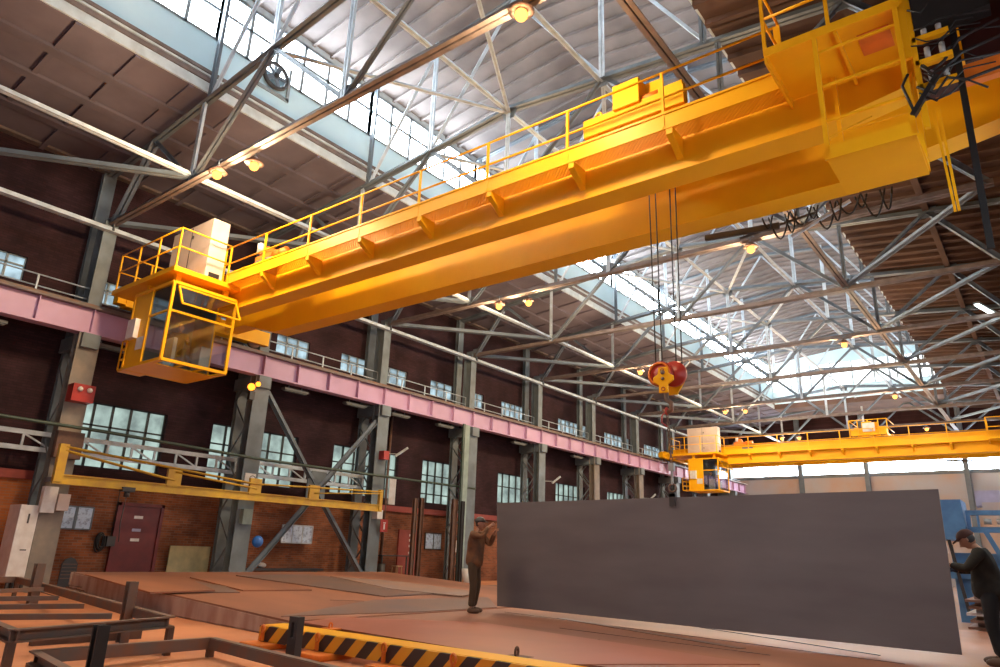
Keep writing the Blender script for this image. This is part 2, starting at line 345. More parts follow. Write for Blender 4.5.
r.add([(1.9, -6, sl(1.9)), (XM1, -6, sl(XM1)), (XM1, YEND, sl(XM1)), (1.9, YEND, sl(1.9)), (1.9, -6, sl(1.9)+.25), (XM1, -6, sl(XM1)+.25), (XM1, YEND, sl(XM1)+.25), (1.9, YEND, sl(1.9)+.25)],
      [(0, 1, 2, 3), (4, 5, 6, 7), (0, 1, 5, 4), (1, 2, 6, 5), (2, 3, 7, 6), (3, 0, 4, 7)])
y = -5.8
while y < YEND: r.bar((1.9, y, sl(1.9)-.07), (XM1, y, sl(XM1)-.07), .14, .16); y += .75
for x in (-1.9,): r.bar((x, -6, sl(x)-.1), (x, YEND, sl(x)-.1), .2, .24)
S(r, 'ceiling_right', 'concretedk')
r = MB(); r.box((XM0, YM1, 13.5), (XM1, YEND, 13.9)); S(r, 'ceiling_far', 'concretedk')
def zm(x): return 18.2-.11*abs(x+11.15)
r = MB()
for a, b in ((XM0-.3, -11.15), (-11.15, XM1+.3)):
    r.add([(a, -6, zm(a)), (b, -6, zm(b)), (b, YM1+.3, zm(b)), (a, YM1+.3, zm(a)), (a, -6, zm(a)+.25), (b, -6, zm(b)+.25), (b, YM1+.3, zm(b)+.25), (a, YM1+.3, zm(a)+.25)],
          [(0, 1, 2, 3), (4, 5, 6, 7), (0, 1, 5, 4), (1, 2, 6, 5), (2, 3, 7, 6), (3, 0, 4, 7)])
    y = -5.8
    while y < YM1: r.bar((a, y, zm(a)-.05), (b, y, zm(b)-.05), .10, .12); y += .75
S(r, 'ceiling_monitor', 'concretemon')
for x, nm, sg in ((XM0, 'left', -1), (XM1, 'right', 1)):
    S(MB().box((x, -6, 13.9), (x+sg*.2, YM1, 15.4)), 'wall_monitor_'+nm, 'fascia')
    S(MB().box((x, -6, 17.25), (x+sg*.2, YM1, 17.8)), 'trim_monitor_top_'+nm, 'trimw')
    S(MB().box((x-sg*.06, -6, 13.55), (x+sg*.25, YM1, 13.86)).box((x-sg*.14, -6, 14.02), (x, YM1, 14.08)), 'trim_monitor_'+nm, 'trimw')
    S(MB().box((x-sg*.10, -6, 13.87), (x, YM1, 14.0)).box((x-sg*.16, -6, 14.1), (x-sg*.02, YM1, 14.2)), 'trim_monitor_channel_'+nm, 'steelbrown')
    for k in range(11):
        a = 2.2+6*(k-1); b = min(a+6, YM1)
        if a >= b: continue
        n += 1; w = thing('window_%d' % n, None, None, (x, (a+b)/2, 15.4), kind='structure'); f = MB()
        for i in range(7):
            y = a+(b-a)*i/6; f.box((x, y-.055, 15.4), (x+sg*.12, y+.055, 17.25))
        for z in (15.42, 16.45, 17.23): f.box((x, a, z-.055), (x+sg*.12, b, z+.055))
        f.build('window_frame', 'framep', w); MB().box((x+sg*.08, a, 15.4), (x+sg*.09, b, 17.25)).build('window_pane', 'pane' if sg < 0 else 'paneright', w)
w = MB(); w.box((XM0, YM1, 13.9), (XM1, YM1+.3, 15.0)); w.box((XM0, YM1, 16.9), (XM1, YM1+.3, 18.1)); S(w, 'wall_monitor_far', 'fascia')
n += 1; w = thing('window_%d' % n, None, None, (-11.1, YM1+.1, 15), kind='structure'); f = MB()
for i in range(9): x = XM0+(XM1-XM0)*i/8; f.box((x-.05, YM1, 15), (x+.05, YM1+.15, 16.9))
f.build('window_frame', 'framep', w); MB().box((XM0, YM1+.1, 15), (XM1, YM1+.12, 16.9)).build('window_pane', 'paneend', w)

fp = at(276, 76, 0, XM0+.12)
vf = thing('vent_fan', 'round dark ventilation fan fixed in the high daylight windows above the lamp pair', 'fan', fp)
MB().torus(fp, .42, .07, (1, 0, 0), 24).build('ring', 'darkst', vf)
b = MB()
for i in range(5):
    a = i*2*math.pi/5; b.bar(fp, fp+V((.03, .38*math.cos(a), .38*math.sin(a))), .16, .02, (1, 0, .3))
b.build('blade', 'steel', vf); MB().cyl(fp-V((.05, 0, 0)), fp+V((.08, 0, 0)), .08, 12).build('hub', 'darkst', vf)
MB().box((XM0+.02, fp.y-.6, fp.z-.6), (XM0+.06, fp.y-.5, fp.z+.6)).box((XM0+.02, fp.y+.5, fp.z-.6), (XM0+.06, fp.y+.6, fp.z+.6)).box((XM0+.02, fp.y-.6, fp.z-.62), (XM0+.06, fp.y+.6, fp.z-.5)).build('mount', 'framep', vf)

# ------------------------------------------------------------------ roof trusses
def make_truss():
    y = YK[0]; t = thing('roof_truss', '', 'roof truss', (-11.1, y, 10.7), 'steel roof trusses')
    zb = 10.72; T = lambda x: (x, y, ztop(x)-.05); B = lambda x: (x, y, zb)
    c = MB(); c.dbl(B(-22.2), B(0.1), .17, .02); c.build('bottom_chord', 'steelbrown', t)
    for a, b in ((-23.4, -11.1), (-11.1, 1.4)):
        MB().dbl(T(a), T(b), .17, .02).build('top_chord', 'steel', t)
    for a, b, w in ((B(-22.1), T(-20.3), .17), (T(-20.3), B(-17.5), .11), (B(-17.5), T(-14.3), .13), (T(-14.3), B(-11.1), .10), (B(-11.1), T(-7.9), .10), (T(-7.9), B(-4.7), .13), (B(-4.7), T(-1.9), .11), (T(-1.9), B(0), .17)):
        MB().dbl(a, b, w, .014).build('diagonal', 'steel', t)
    for x in (-17.5, -14.3, -11.1, -7.9, -4.7):
        if x in (-14.3, -7.9):
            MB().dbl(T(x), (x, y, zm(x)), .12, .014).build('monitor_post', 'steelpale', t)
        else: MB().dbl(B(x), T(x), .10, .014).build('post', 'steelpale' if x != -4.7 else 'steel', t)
    for x in (XM0+.25, XM1-.25): MB().dbl(T(x), (x, y, zm(x)-.1), .12, .014).build('monitor_post', 'steel', t)
    for a, b in ((XM0, -11.1), (-11.1, XM1)): MB().dbl((a, y, zm(a)-.16), (b, y, zm(b)-.16), .13, .014).build('monitor_rafter', 'steel', t)
    for a, b in (((-17.2, y, ztop(-17)), (-14.3, y, zm(-14.3)-.2)), ((-7.9, y, zm(-7.9)-.2), (-5, y, ztop(-5))), ((-14.3, y, ztop(-14.3)), (-11.1, y, zm(-11.1)-.2)), ((-11.1, y, zm(-11.1)-.2), (-7.9, y, ztop(-7.9)))):
        MB().dbl(a, b, .08, .012).build('monitor_brace', 'steelpale', t)
    for x, z in ((-22.1, zb), (-17.5, zb), (-11.1, zb), (-4.7, zb), (-14.3, ztop(-14.3)), (-7.9, ztop(-7.9)), (-20.3, ztop(-20.3)), (-1.9, ztop(-1.9)), (-11.1, 13.9)):
        s = -1 if z > 12 else 1
        MB().prism([(x-.32, z-.06*s), (x+.32, z-.06*s), (x+.18, z+.32*s), (x-.18, z+.32*s)], y-.01, y+.01, 1).build('gusset', 'steel', t)
    return t
t0 = make_truss()
where = ['closest to the camera, its lower chord crossing above the cabin', 'whose upper chord crosses just above the crane railing', 'behind the crane bridge', 'right beyond the hanging hook ropes'] + ['in the row down the hall, counted from the camera']*6
for k in range(10):
    lab = 'grey steel roof truss, %s one from the camera%s' % (ORD[k], ', crossing above the operator cabin' if k == 0 else ', crossing just above the crane railing' if k == 1 else '')
    o = t0 if k == 0 else put(t0, (-11.1, YK[k], 10.7), '')
    o['label'] = lab

# longitudinal struts and plan bracing
def strut(name, pts, w, m, label, cat='strut', kind='dbl'):
    b = MB()
    for p, q in zip(pts, pts[1:]): b.dbl(p, q, w, .02) if kind == 'dbl' else b.bar(p, q, w)
    return b.build(name, m, None, label, cat)
Y0, Y1 = -5, YEND
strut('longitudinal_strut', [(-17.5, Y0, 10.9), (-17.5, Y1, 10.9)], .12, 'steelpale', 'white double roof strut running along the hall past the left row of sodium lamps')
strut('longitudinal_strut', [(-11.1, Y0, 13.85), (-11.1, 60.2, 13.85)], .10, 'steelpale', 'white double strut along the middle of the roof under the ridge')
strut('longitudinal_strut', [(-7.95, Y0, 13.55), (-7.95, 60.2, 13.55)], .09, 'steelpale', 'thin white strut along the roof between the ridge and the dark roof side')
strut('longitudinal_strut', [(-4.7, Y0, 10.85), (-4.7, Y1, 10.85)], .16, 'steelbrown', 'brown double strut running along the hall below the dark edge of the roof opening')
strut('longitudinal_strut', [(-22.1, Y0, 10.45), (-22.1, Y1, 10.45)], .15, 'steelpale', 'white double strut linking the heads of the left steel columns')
b0 = MB().dbl((-22.1, YK[0], 10.72), (-17.5, YK[1], 10.85), .15, .02).build('horizontal_brace', 'steel', None, '', 'brace', 'flat braces from columns to the trusses')
b0.location.y -= 6
b0['label'] = 'grey flat roof brace reaching the near truss beside the two sodium lamps'
for k in range(1, 9):
    c = b0.copy(); col.objects.link(c); c.location.y = b0.location.y+6*k
    c['label'] = 'grey flat roof brace from the %s left column head to the truss beyond' % ORD[k-1]
b1 = MB().dbl((-.1, YK[1], 10.72), (-4.7, YK[2], 10.85), .13, .014).build('horizontal_brace', 'steel', None, '', 'brace', 'flat braces on the dark roof side')
for k in range(0, 7):
    o = b1
    if k: o = b1.copy(); col.objects.link(o); o.location.y = b1.location.y+6*k
    o['label'] = 'dark flat roof brace on the dark side of the roof, %s from the camera' % ORD[k]
def ridge(k, side):
    a = (-11.1, YK[1]+6*k, 13.8); b = (-11.1+side*3.2, YK[0]+6*k, 13.55)
    return MB().dbl(a, b, .08, .012)
for side, nm in ((-1, 'towards the daylight windows'), (1, 'towards the dark side')):
    for k in range(0, 6):
        ridge(k, side).build('ridge_brace', 'steelpale', None, 'thin white roof rod slanting from the ridge %s, %s from camera' % (nm, ORD[k]), 'brace', 'slanting rods beside the roof ridge')

# ------------------------------------------------------------------ columns along the left wall
def make_col(y, m1):
    c = thing('steel_column', '', 'column', (XC, y, FL), 'steel columns along the left wall'); x0, x1 = XC+.32, -23.35
    MB().ibeam((XC, y, FL), (XC, y, 7.0), .62, .34, .03, (1, 0, 0)).build('crane_leg', m1, c)
    MB().ibeam((x1+.1, y, FL), (x1+.1, y, 12.75), .4, .16, .025, (1, 0, 0)).build('roof_leg', 'colpaint', c)
    l = MB(); z = FL+.4; s = 1
    while z < 6.4:
        for dy in (-.22, .22): l.bar((x1+.1, y+dy, z if s > 0 else z+1.0), (XC-.2, y+dy, z+1.0 if s > 0 else z), .07, .012, (0, 1, 0))
        z += 1.0; s = -s
    l.build('lacing', 'colpaint', c)
    MB().ibeam((XC-.25, y, 7.0), (XC-.25, y, 10.75), .4, .45, .03, (1, 0, 0)).build('upper_shaft', 'colpaint', c)
    MB().box((x1-.1, y-.25, 6.55), (XC+.34, y+.25, 6.98)).build('corbel', 'colpaint', c)
    MB().box((XC-.45, y-.3, FL), (XC+.42, y+.3, FL+.06)).prism([(XC+.05, FL), (XC+.40, FL), (XC+.05, FL+.5)], y-.02, y+.02, 1).build('base_plate', 'colpaint', c)
    MB().prism([(XC-.5, 10.4), (XC+.25, 10.4), (XC+.05, 10.95), (XC-.5, 10.95)], y-.02, y+.02, 1).build('head_gusset', 'steel', c)
    return c
c0 = make_col(YK[0], 'colbeige'); c1 = make_col(YK[1], 'colpaint')
c0['label'] = 'beige and grey latticed steel column beside the tall white locker, nearest the camera'
c1['label'] = 'grey latticed steel column rising behind the crane cabin, beside the blue wall bell'
cl = ['grey latticed steel column behind the end of the yellow jib, with the red fire sign', 'grey latticed steel column behind the worker at the left of the plate', 'grey latticed steel column just above the near end of the big plate',
      'beige latticed steel column behind the plate, second to the far side of the brown-clad worker']
for k in range(2, 10):
    put(c1 if k not in (5, 6) else c0, (XC, YK[k], FL), cl[k-2] if k < 6 else 'latticed steel column, %s from the camera along the left wall' % ORD[k])
# V bracing between columns
def vb(a, b, w, label, m='steel'): MB().dbl(a, b, w, .02).build('column_brace', m, None, label, 'brace', 'diagonal braces between the columns')
xb = XC+.05
vb((xb, YK[1]+.35, 6.5), (xb, 17.2, 3.3), .16, 'upper diagonal brace sloping down from the column behind the crane cabin')
vb((xb, YK[2]-.3, 6.3), (xb, 17.3, 3.3), .16, 'upper diagonal brace sloping down from the column with the red fire sign')
vb((xb, YK[1]+.35, .1), (xb, 17.2, 3.1), .16, 'lower diagonal brace rising from the foot of the column beside the blue bell')
vb((xb, YK[2]-.3, .1), (xb, 17.3, 3.1), .16, 'lower diagonal brace rising from the foot of the fire sign column')
MB().box((xb-.02, 16.9, 2.9), (xb+.02, 17.6, 3.9)).box((xb+.03, 16.7, 2.6), (xb+.08, 17.2, 3.6)).build('brace_gusset', 'colpaint', None, 'grey square gusset plates where the four column braces meet behind the yellow jib', 'gusset plate')

# crane runway
def runway(x, label, side):
    r = thing('crane_runway', label, 'crane runway', (x, 30, 7.0)); yA, yB = -4, 65.6
    MB().box((x-.012, yA, 7.06), (x+.012, yB, 7.78)).build('web', 'pink', r)
    MB().box((x-.2, yA, 7.0), (x+.2, yB, 7.05)).build('bottom_flange', 'pink', r)
    MB().box((x-.22, yA, 7.78), (x+.22, yB, 7.83)).build('top_flange', 'steelbrown', r)
    MB().box((x-.04, yA, 7.83), (x+.04, yB, 7.95)).build('rail', 'rustgrey', r)
    y = YK[0]-12
    while y < yB:
        if y > yA: MB().box((x-.16, y-.012, 7.05), (x+.16, y+.012, 7.78)).build('stiffener', 'pink', r)
        y += 1.5
    return r
rl = runway(XC+.02, 'long lilac painted crane runway girder along the left brick wall', 1)
wk = thing('runway_walkway', 'walkway with thin grey handrail on top of the lilac runway girder', 'walkway', (XW+.6, 30, 7.8))
MB().box((XW, -4, 7.78), (XC-.5, 65.6, 7.83)).build('deck', 'steelbrown', wk)
f = MB()
for z in (8.2, 8.55): f.tube([(XC-.42, -4, z), (XC-.42, 65.6, z)], .022, 6)
f.build('handrail', 'steelpale', wk)
y = -3.8
while y < 65: MB().bar((XC-.42, y, 7.83), (XC-.42, y, 8.55), .045).build('post', 'steelpale', wk); y += 1.5
runway(1.0, 'lilac crane runway girder along the right side of the hall', -1)

# ------------------------------------------------------------------ overhead crane
GX0, GX1 = -21.9, .8
def railing(parent, pts, zdeck, h=1.15, step=1.5, r=.022, posts=None, m='yellow'):
    rl = MB()
    for z in (zdeck+h, zdeck+h*.52):
        for a, b in zip(pts, pts[1:]): rl.tube([(a[0], a[1], z), (b[0], b[1], z)], r, 6)
    o = rl.build('railing', m, parent)
    P = []
    for a, b in zip(pts, pts[1:]):
        L = math.hypot(b[0]-a[0], b[1]-a[1]); k = max(1, round(L/step))
        P += [(a[0]+(b[0]-a[0])*i/k, a[1]+(b[1]-a[1])*i/k) for i in range(k)]
    P.append(pts[-1])
    for p in P: MB().bar((p[0], p[1], zdeck-.05), (p[0], p[1], zdeck+h), .05, .04).build('railing_post', m, o)
    return o
def make_crane(label):
    c = thing('overhead_crane', label, 'overhead crane', (-10.5, 11.5, 7.68), 'overhead travelling cranes')
    ZB, ZT = 7.68, 8.88
    for (ya, yb) in ((10.3, 10.84), (12.3, 12.86)):   # tapered box girders
        g = MB()
        prof = [(GX0, 8.2), (GX0+1.2, 8.2), (GX0+3.0, ZB), (GX1-2.7, ZB), (GX1, 8.15), (GX1, ZT), (GX0, ZT)]
        g.prism(prof, ya+.03, yb-.03, 1); g.box((GX0+3, ya, ZB-.02), (GX1-2.7, yb, ZB)); g.box((GX0, ya, ZT), (GX1, yb, ZT+.02))
        g.build('bridge_girder', 'yellow', c)
        MB().box((GX0+1, (ya+yb)/2-.03, ZT+.02), (GX1-1, (ya+yb)/2+.03, ZT+.09)).build('trolley_rail', 'rustgrey', c)
    for x in (XC+.02, 1.0):
        sg = 1 if x < -10 else -1
        e = MB().box((x-.2, 9.0, 8.12), (x+.2, 14.2, 8.62)).box((x-.16, 8.75, 8.18), (x+.16, 9.0, 8.5)).build('end_carriage', 'yellow', c)
        for y in (9.5, 13.7): MB().cyl((x-.07, y, 8.2), (x+.07, y, 8.2), .245, 20).build('travel_wheel', 'rustgrey', e)
        MB().box((x+sg*.25, 11.1, 8.3), (x+sg*.7, 11.5, 8.6)).cyl((x+sg*.45, 11.5, 8.45), (x+sg*.45, 12.0, 8.45), .14, 12).build('travel_drive', 'yellow', e)
    # walkway with grating, toe board, brackets
    WZ = 8.29; YO, YI = 9.88, 10.3; xe = -2.35
    MB().box((-17.8, YO, WZ-.02), (xe, YI, WZ)).build('walkway_grating', 'grate', c, 'yellow perforated walkway grating')
    MB().box((-17.8, YO-.01, WZ-.03), (xe, YO+.02, WZ+.29)).box((-17.8, YO-.03, WZ+.26), (xe, YO+.02, WZ+.3)).build('toe_board', 'yellow', c)
    for i in range(8):
        x = -16.1+i*1.98
        if x < xe: MB().prism([(YO, WZ-.02), (YI+.02, WZ-.02), (YI+.02, WZ-.42), (YO, WZ-.14)], x-.06, x+.06, 0).build('walkway_bracket', 'yellow', c)
    railing(c, [(-18.08, YO), (xe, YO)], WZ+.05, 1.08, 1.97)
    # platform with cabinet over the cabin
    MB().box((-21.4, 8.3, WZ-.14), (-17.75, 10.3, WZ)).build('cabin_platform', 'yellow', c)
    railing(c, [(-21.3, 10.2), (-21.3, 8.36), (-17.82, 8.36), (-17.82, YO)], WZ, 1.15, 1.1)
    q = MB().box((-20.3, 9.32, WZ+.05), (-18.06, 9.85, WZ+1.92)).build('control_cabinet', 'beigebox', c, 'tall beige electrical cabinet', bevel=.01)
    d = MB()
    for x in (-19.18,): d.box((x-.008, 9.305, WZ+.1), (x+.008, 9.32, WZ+1.88))
    for z in (WZ+.4, WZ+1.5): d.box((-19.1, 9.29, z), (-19.06, 9.32, z+.1))
    d.build('door_seam', 'darkst', q)
    MB().box((-18.07, 9.42, WZ+.12), (-18.05, 9.75, WZ+.26)).build('vent_slot', 'black', q)
    q = MB().box((-17.3, 10.35, 8.9), (-16.5, 10.75, 9.15)).cyl((-16.5, 10.5, 9.1), (-16.0, 10.5, 9.1), .13, 12).prism([(-17.2, 9.15), (-16.7, 9.15), (-16.8, 9.4), (-17.1, 9.4)], 10.4, 10.7, 1).build('girder_winch', 'orange', c)
    MB().cyl((-17.05, 10.32, 9.2), (-17.05, 10.32, 9.5), .09, 12).build('winch_lamp', 'white', q); MB().box((-16.6, 9.95, 8.6), (-15.9, 10.2, 8.72)).build('cable_box', 'lampgrey', c)
    # cabin
    X0, X1, A, B, Z0, Z1 = -19.9, -17.8, 8.4, 10.25, 5.7, 7.85
    k = MB()
    for x in (X0, X1):
        for y in (A, B): k.bar((x, y, Z0), (x, y, Z1), .07)
    for z in (Z0, Z1):
        for y in (A, B): k.bar((X0, y, z), (X1, y, z), .08)
        for x in (X0, X1): k.bar((x, A, z), (x, B, z), .08)
    k.bar((X1, A, 7.05), (X1, B, 7.05), .06); k.bar((X0+1, A, 7.05), (X1, A, 7.05), .05); k.bar((X0+1.0, A, Z0), (X0+1.0, A, Z1), .06)
    cab = k.build('operator_cabin', 'yellow', c, 'yellow framed cabin with large windows')
    p = MB().box((X0, A-.01, Z0), (X0+1.0, A+.02, Z1)).box((X0-.02, A, Z0), (X0+.01, B, Z1)).box((X0, B-.02, Z0), (X1-.9, B+.01, Z1)).box((X0, A, Z1), (X1, B, Z1+.03))
    p.box((X0, A, Z0-.03), (X1-.55, B, Z0)); p.build('cabin_panel', 'yellow', cab)
    MB().box((X0+.03, A+.04, Z0+.03), (X0+.05, B-.04, Z1-.03)).box((X0+.05, B-.06, Z0+.03), (X1-.9, B-.04, Z1-.03)).box((X0+.05, A+.04, Z0+.03), (X0+.95, A+.06, Z1-.03)).box((X0+.05, A+.06, Z1-.06), (X1-.06, B-.06, Z1-.04)).build('cabin_lining', 'steel', cab)
    MB().box((X1-.55, A+.1, Z0-.02), (X1-.04, B-.1, Z0)).build('floor_glass', 'glass', cab)
    f = MB()
    for y in (A+.08, A+.66, A+1.2, B-.08): f.bar((X1-.55, y, Z0-.02), (X1, y, Z0-.02), .05)
    f.build('floor_window_bar', 'yellow', cab)
    MB().box((X1-.005, A, Z0), (X1+.005, B, 7.05)).build('front_glass', 'glass', cab)
    MB().box((X0+1., A-.005, Z0), (X1, A+.005, Z1)).build('side_glass', 'glass', cab)
    f = MB(); h0, h1 = (X1+.05, 7.75), (X1+.38, 7.2)     # hinged upper window standing open
    for y in (A+.12, B-.02): f.bar((h0[0], y, h0[1]), (h1[0], y, h1[1]), .045)
    for h in (h0, h1): f.bar((h[0], A+.12, h[1]), (h[0], B-.02, h[1]), .045)
    o = f.build('hinged_window', 'yellow', cab)
    MB().add([(h0[0], A+.12, h0[1]), (h1[0], A+.12, h1[1]), (h1[0], B, h1[1]), (h0[0], B, h0[1])], [(0, 1, 2, 3)]).build('hinged_glass', 'glass', cab)
    MB().box((X0+.1, A-.14, 6.5), (X0+.55, A-.01, 7.05)).build('heater_box', 'white', cab, 'small white box on the outside')
    MB().box((X0+.55, A-.02, 6.15), (X0+.97, A-.01, 6.5)).build('name_plate', 'white', cab)
    MB().box((X0+1.2, A+.5, 5.75), (X0+1.6, A+.6, 6.5)).box((X0+1.3, B-.6, 5.75), (X0+1.7, B-.3, 6.4)).build('control_desk', 'pvc', cab)
    l = MB()                                      # access cage beside the cabin
    for y in (A+.1, A+.75):
        for x in (X0-.55,): l.bar((x, y, 5.75), (x, y, 6.6), .035)
    for z in (5.75, 6.05, 6.35, 6.6): l.bar((X0-.55, A+.1, z), (X0, A+.1, z), .03); l.bar((X0-.55, A+.1, z), (X0-.55, A+.75, z), .03); l.bar((X0-.55, A+.75, z), (X0, A+.75, z), .03)
    l.box((X0-.55, A+.1, 5.7), (X0, A+.75, 5.73)); l.build('access_cage', 'yellow', cab)
    h = MB()
    for x in (X0+.3, X1-.3):
        for y in (A+.2, B-.2): h.box((x-.07, y-.07, Z1), (x+.07, y+.07, 8.16))
    h.build('cabin_hanger', 'yellow', cab)
    # right-hand service platforms
    MB().box((-2.3, 8.97, WZ-.03), (-.57, YI, WZ)).box((-2.3, 8.95, WZ-.08), (-.57, 8.99, WZ+.06)).box((-2.32, 8.97, WZ-.18), (-2.28, YI, WZ)).box((-1.38, 8.97, WZ-.13), (-1.34, YI, WZ)).box((-.6, 8.97, WZ-.13), (-.56, YI, WZ)).build('service_platform', 'yellow', c)
    MB().box((-1.15, 9.3, WZ-.045), (-.75, 9.8, WZ-.03)).build('hatch', 'orange', c)
    railing(c, [(-2.3, YO), (-2.3, 8.98), (-.57, 8.98)], WZ, 1.15, .9)
    lz = 6.31
    lp = MB().box((-1.65, 8.97, lz-.03), (-.62, 10.1, lz)).box((-1.67, 8.95, lz-.03), (-.6, 8.99, lz+.17)).box((-.64, 8.97, lz), (-.6, 10.1, lz+.12)).build('hanging_platform', 'yellow', c, 'yellow platform hung below the girder')
    l = MB()
    for x, y in ((-1.63, 8.98), (-.63, 8.98), (-1.63, 10.08), (-.63, 10.08)): l.bar((x, y, lz), (x, y, WZ), .06)
    for z in (lz+.55, lz+1.1, lz+1.65):
        l.bar((-1.63, 8.98, z), (-.63, 8.98, z), .035)
    l.bar((-1.63, 10.08, lz+1.), (-.63, 10.08, lz+1.), .03); l.bar((-1.63, 8.98, lz+.3), (-1.2, 10.08, lz+1.1), .02); l.bar((-.63, 8.98, lz), (-.63, 10.08, lz+1.6), .03)
    l.build('hanger_frame', 'yellow', lp)
    # current collectors and cables at the right-hand end
    g = MB()
    g.box((-.62, 8.97, 7.4), (-.52, 9.03, 8.6))
    for z in (6.9, 7.25, 7.6): g.box((-.5, 8.98, z), (-.1, 9.08, z+.07))
    g.box((-.52, 8.98, 6.35), (-.46, 9.04, 8.4)); o = g.build('collector_bracket', 'yellow', c)
    for i, z in enumerate((6.96, 7.31, 7.66)):
        for x in (-.36, -.2): MB().cyl((x, 9.0, z+.02), (x, 9.0, z+.16), .035, 10).build('insulator', 'pvc', o)
    g = MB(); rr = random.Random(3)
    for i in range(16):
        z = 6.75+i*.09; y = 8.95+rr.uniform(-.03, .12)
        g.tube([(-.5+rr.uniform(-.05, .1), y, z), (-.35, y-.02, z-rr.uniform(.02, .2)), (-.2, y, z-rr.uniform(-.1, .15)), (-.02, y+.02, z+rr.uniform(-.1, .2)), (.15+rr.uniform(0, .3), 9.0, z+rr.uniform(-.1, .25))], rr.choice((.01, .014, .02)), 5)
    g.bar((-.62, 8.96, 6.55), (-.3, 8.96, 7.0), .09, .06); g.tube([(-.6, 8.95, 7.15), (-.68, 8.94, 7.0), (-.64, 8.94, 6.8), (-.6, 8.95, 6.6)], .018, 6)
    g.box((-.45, 8.95, 7.75), (.35, 9.2, 8.7)); g.build('cable_loom', 'black', o)
    g = MB(); g.bar((-.05, 9.3, 8.8), (-.1, 9.3, 4.75), .075, .05); g.build('vertical_busbar', 'black', c)
    g = MB(); g.bar((-.42, 9.4, 6.8), (-.38, 9.4, 5.35), .03); g.bar((-.36, 9.4, 6.8), (-.34, 9.4, 5.35), .03); g.prism([(-.62, 6.3), (-.56, 6.3), (-.53, 5.85)], 8.97, 9.0, 1); g.build('pointer_rod', 'yellow', c)
    MB().box((-.5, 9.35, 7.15), (-.08, 9.7, 8.9)).box((0, 9.4, 7.35), (.5, 9.75, 9.1)).build('end_cabinet', 'maroondk', c, 'dark maroon panel', bevel=.01)
    MB().box((-.1, 9.3, 7.0), (.65, 9.42, 7.25)).build('end_frame', 'orange', c)
    # festoon cables on the far side
    g = MB()
    for i in range(11):
        x = -3.6+i*.21; d = .25+.09*((i*7) % 4); p = [(x+(j/8-.5)*.2*(1+(i % 2)), 13.05+.03*(i % 3), 7.72-d*math.sin(math.pi*j/8)) for j in range(9)]
        g.tube(p, .018, 5)
    g.build('festoon_cable', 'black', c)
    MB().bar((-4.9, 13.1, 7.62), (-3.4, 13.1, 7.50), .07, .12).bar((-4.2, 13.15, 7.45), (-2.7, 13.15, 7.62), .04).build('festoon_track', 'darkst', c)
    MB().bar((-3.2, 13.1, 7.2), (-2.1, 13.1, 7.66), .07, .05).build('festoon_arm', 'steelpale', c)
    return c
crane = make_crane('large yellow double-girder overhead crane spanning the hall in the foreground')
crane2 = put(crane, (-10.5, 11.5+39, 7.68), 'smaller-looking yellow overhead crane far down the hall, above the big plate')

def make_trolley():
    x, z = -5.2, 8.97
    t = thing('crane_trolley', 'yellow hoist trolley standing on the foreground crane girders', 'crane trolley', (x, 11.6, z))
    MB().box((x-1.05, 10.42, z+.12), (x+1.05, 10.62, z+.5)).box((x-1.05, 12.48, z+.12), (x+1.05, 12.68, z+.42)).box((x-1.0, 10.5, z+.1), (x-.75, 12.6, z+.3)).box((x+.75, 10.5, z+.1), (x+1., 12.6, z+.3)).box((x-.15, 10.5, z+.1), (x+.0, 12.6, z+.28)).build('frame', 'yellow', t)
    for dx in (-.8, .8):
        for y in (10.57, 12.58): MB().cyl((x+dx, y-.05, z+.13), (x+dx, y+.05, z+.13), .13, 16).build('wheel', 'rustgrey', t)
    MB().cyl((x-.1, 11.0, z+.45), (x-.1, 12.3, z+.45), .22, 20).build('rope_drum', 'orange', t)
    MB().box((x-.35, 10.35, z+.45), (x+.2, 10.75, z+.98)).box((x+.22, 10.6, z+.4), (x+.55, 10.62, z+.95)).build('gearbox_cover', 'yellow', t)
    MB().cyl((x+.15, 10.55, z+.55), (x+.55, 10.55, z+.55), .11, 12).cyl((x-.7, 11.3, z+.5), (x-.2, 11.3, z+.5), .16, 14).build('hoist_motor', 'orange', t)
    for dx in (-.75, .62): MB().torus((x+dx, 10.5, z+.56), .07, .022).build('lifting_eye', 'yellow', t)
    MB().box((x+.55, 10.45, z+.3), (x+1.02, 10.62, z+.62)).build('side_box', 'yellow', t)
    return t
tr = make_trolley(); 
tr2 = put(tr, (-8.6, 11.6+39, 8.97), 'yellow hoist trolley on the distant overhead crane')
for ch in list(kids(tr2)):
    pass
tf = MB()
for z in (.55, 1.1):
    for a, b in (((-1.1, -1.2), (1.1, -1.2)), ((-1.1, -1.2), (-1.1, 1.2)), ((1.1, -1.2), (1.1, 1.2))): tf.tube([(-8.6+a[0], 50.6+a[1], 8.97+z), (-8.6+b[0], 50.6+b[1], 8.97+z)], .03, 6)
for a in (-1.1, -.6, 0, .6, 1.1): tf.bar((-8.6+a, 49.4, 8.97), (-8.6+a, 49.4, 10.07), .05)
tf.build('guard_rail', 'yellow', tr2); MB().box((-8.9, 49.3, 9.3), (-8.2, 49.36, 9.85)).build('white_box', 'white', tr2)

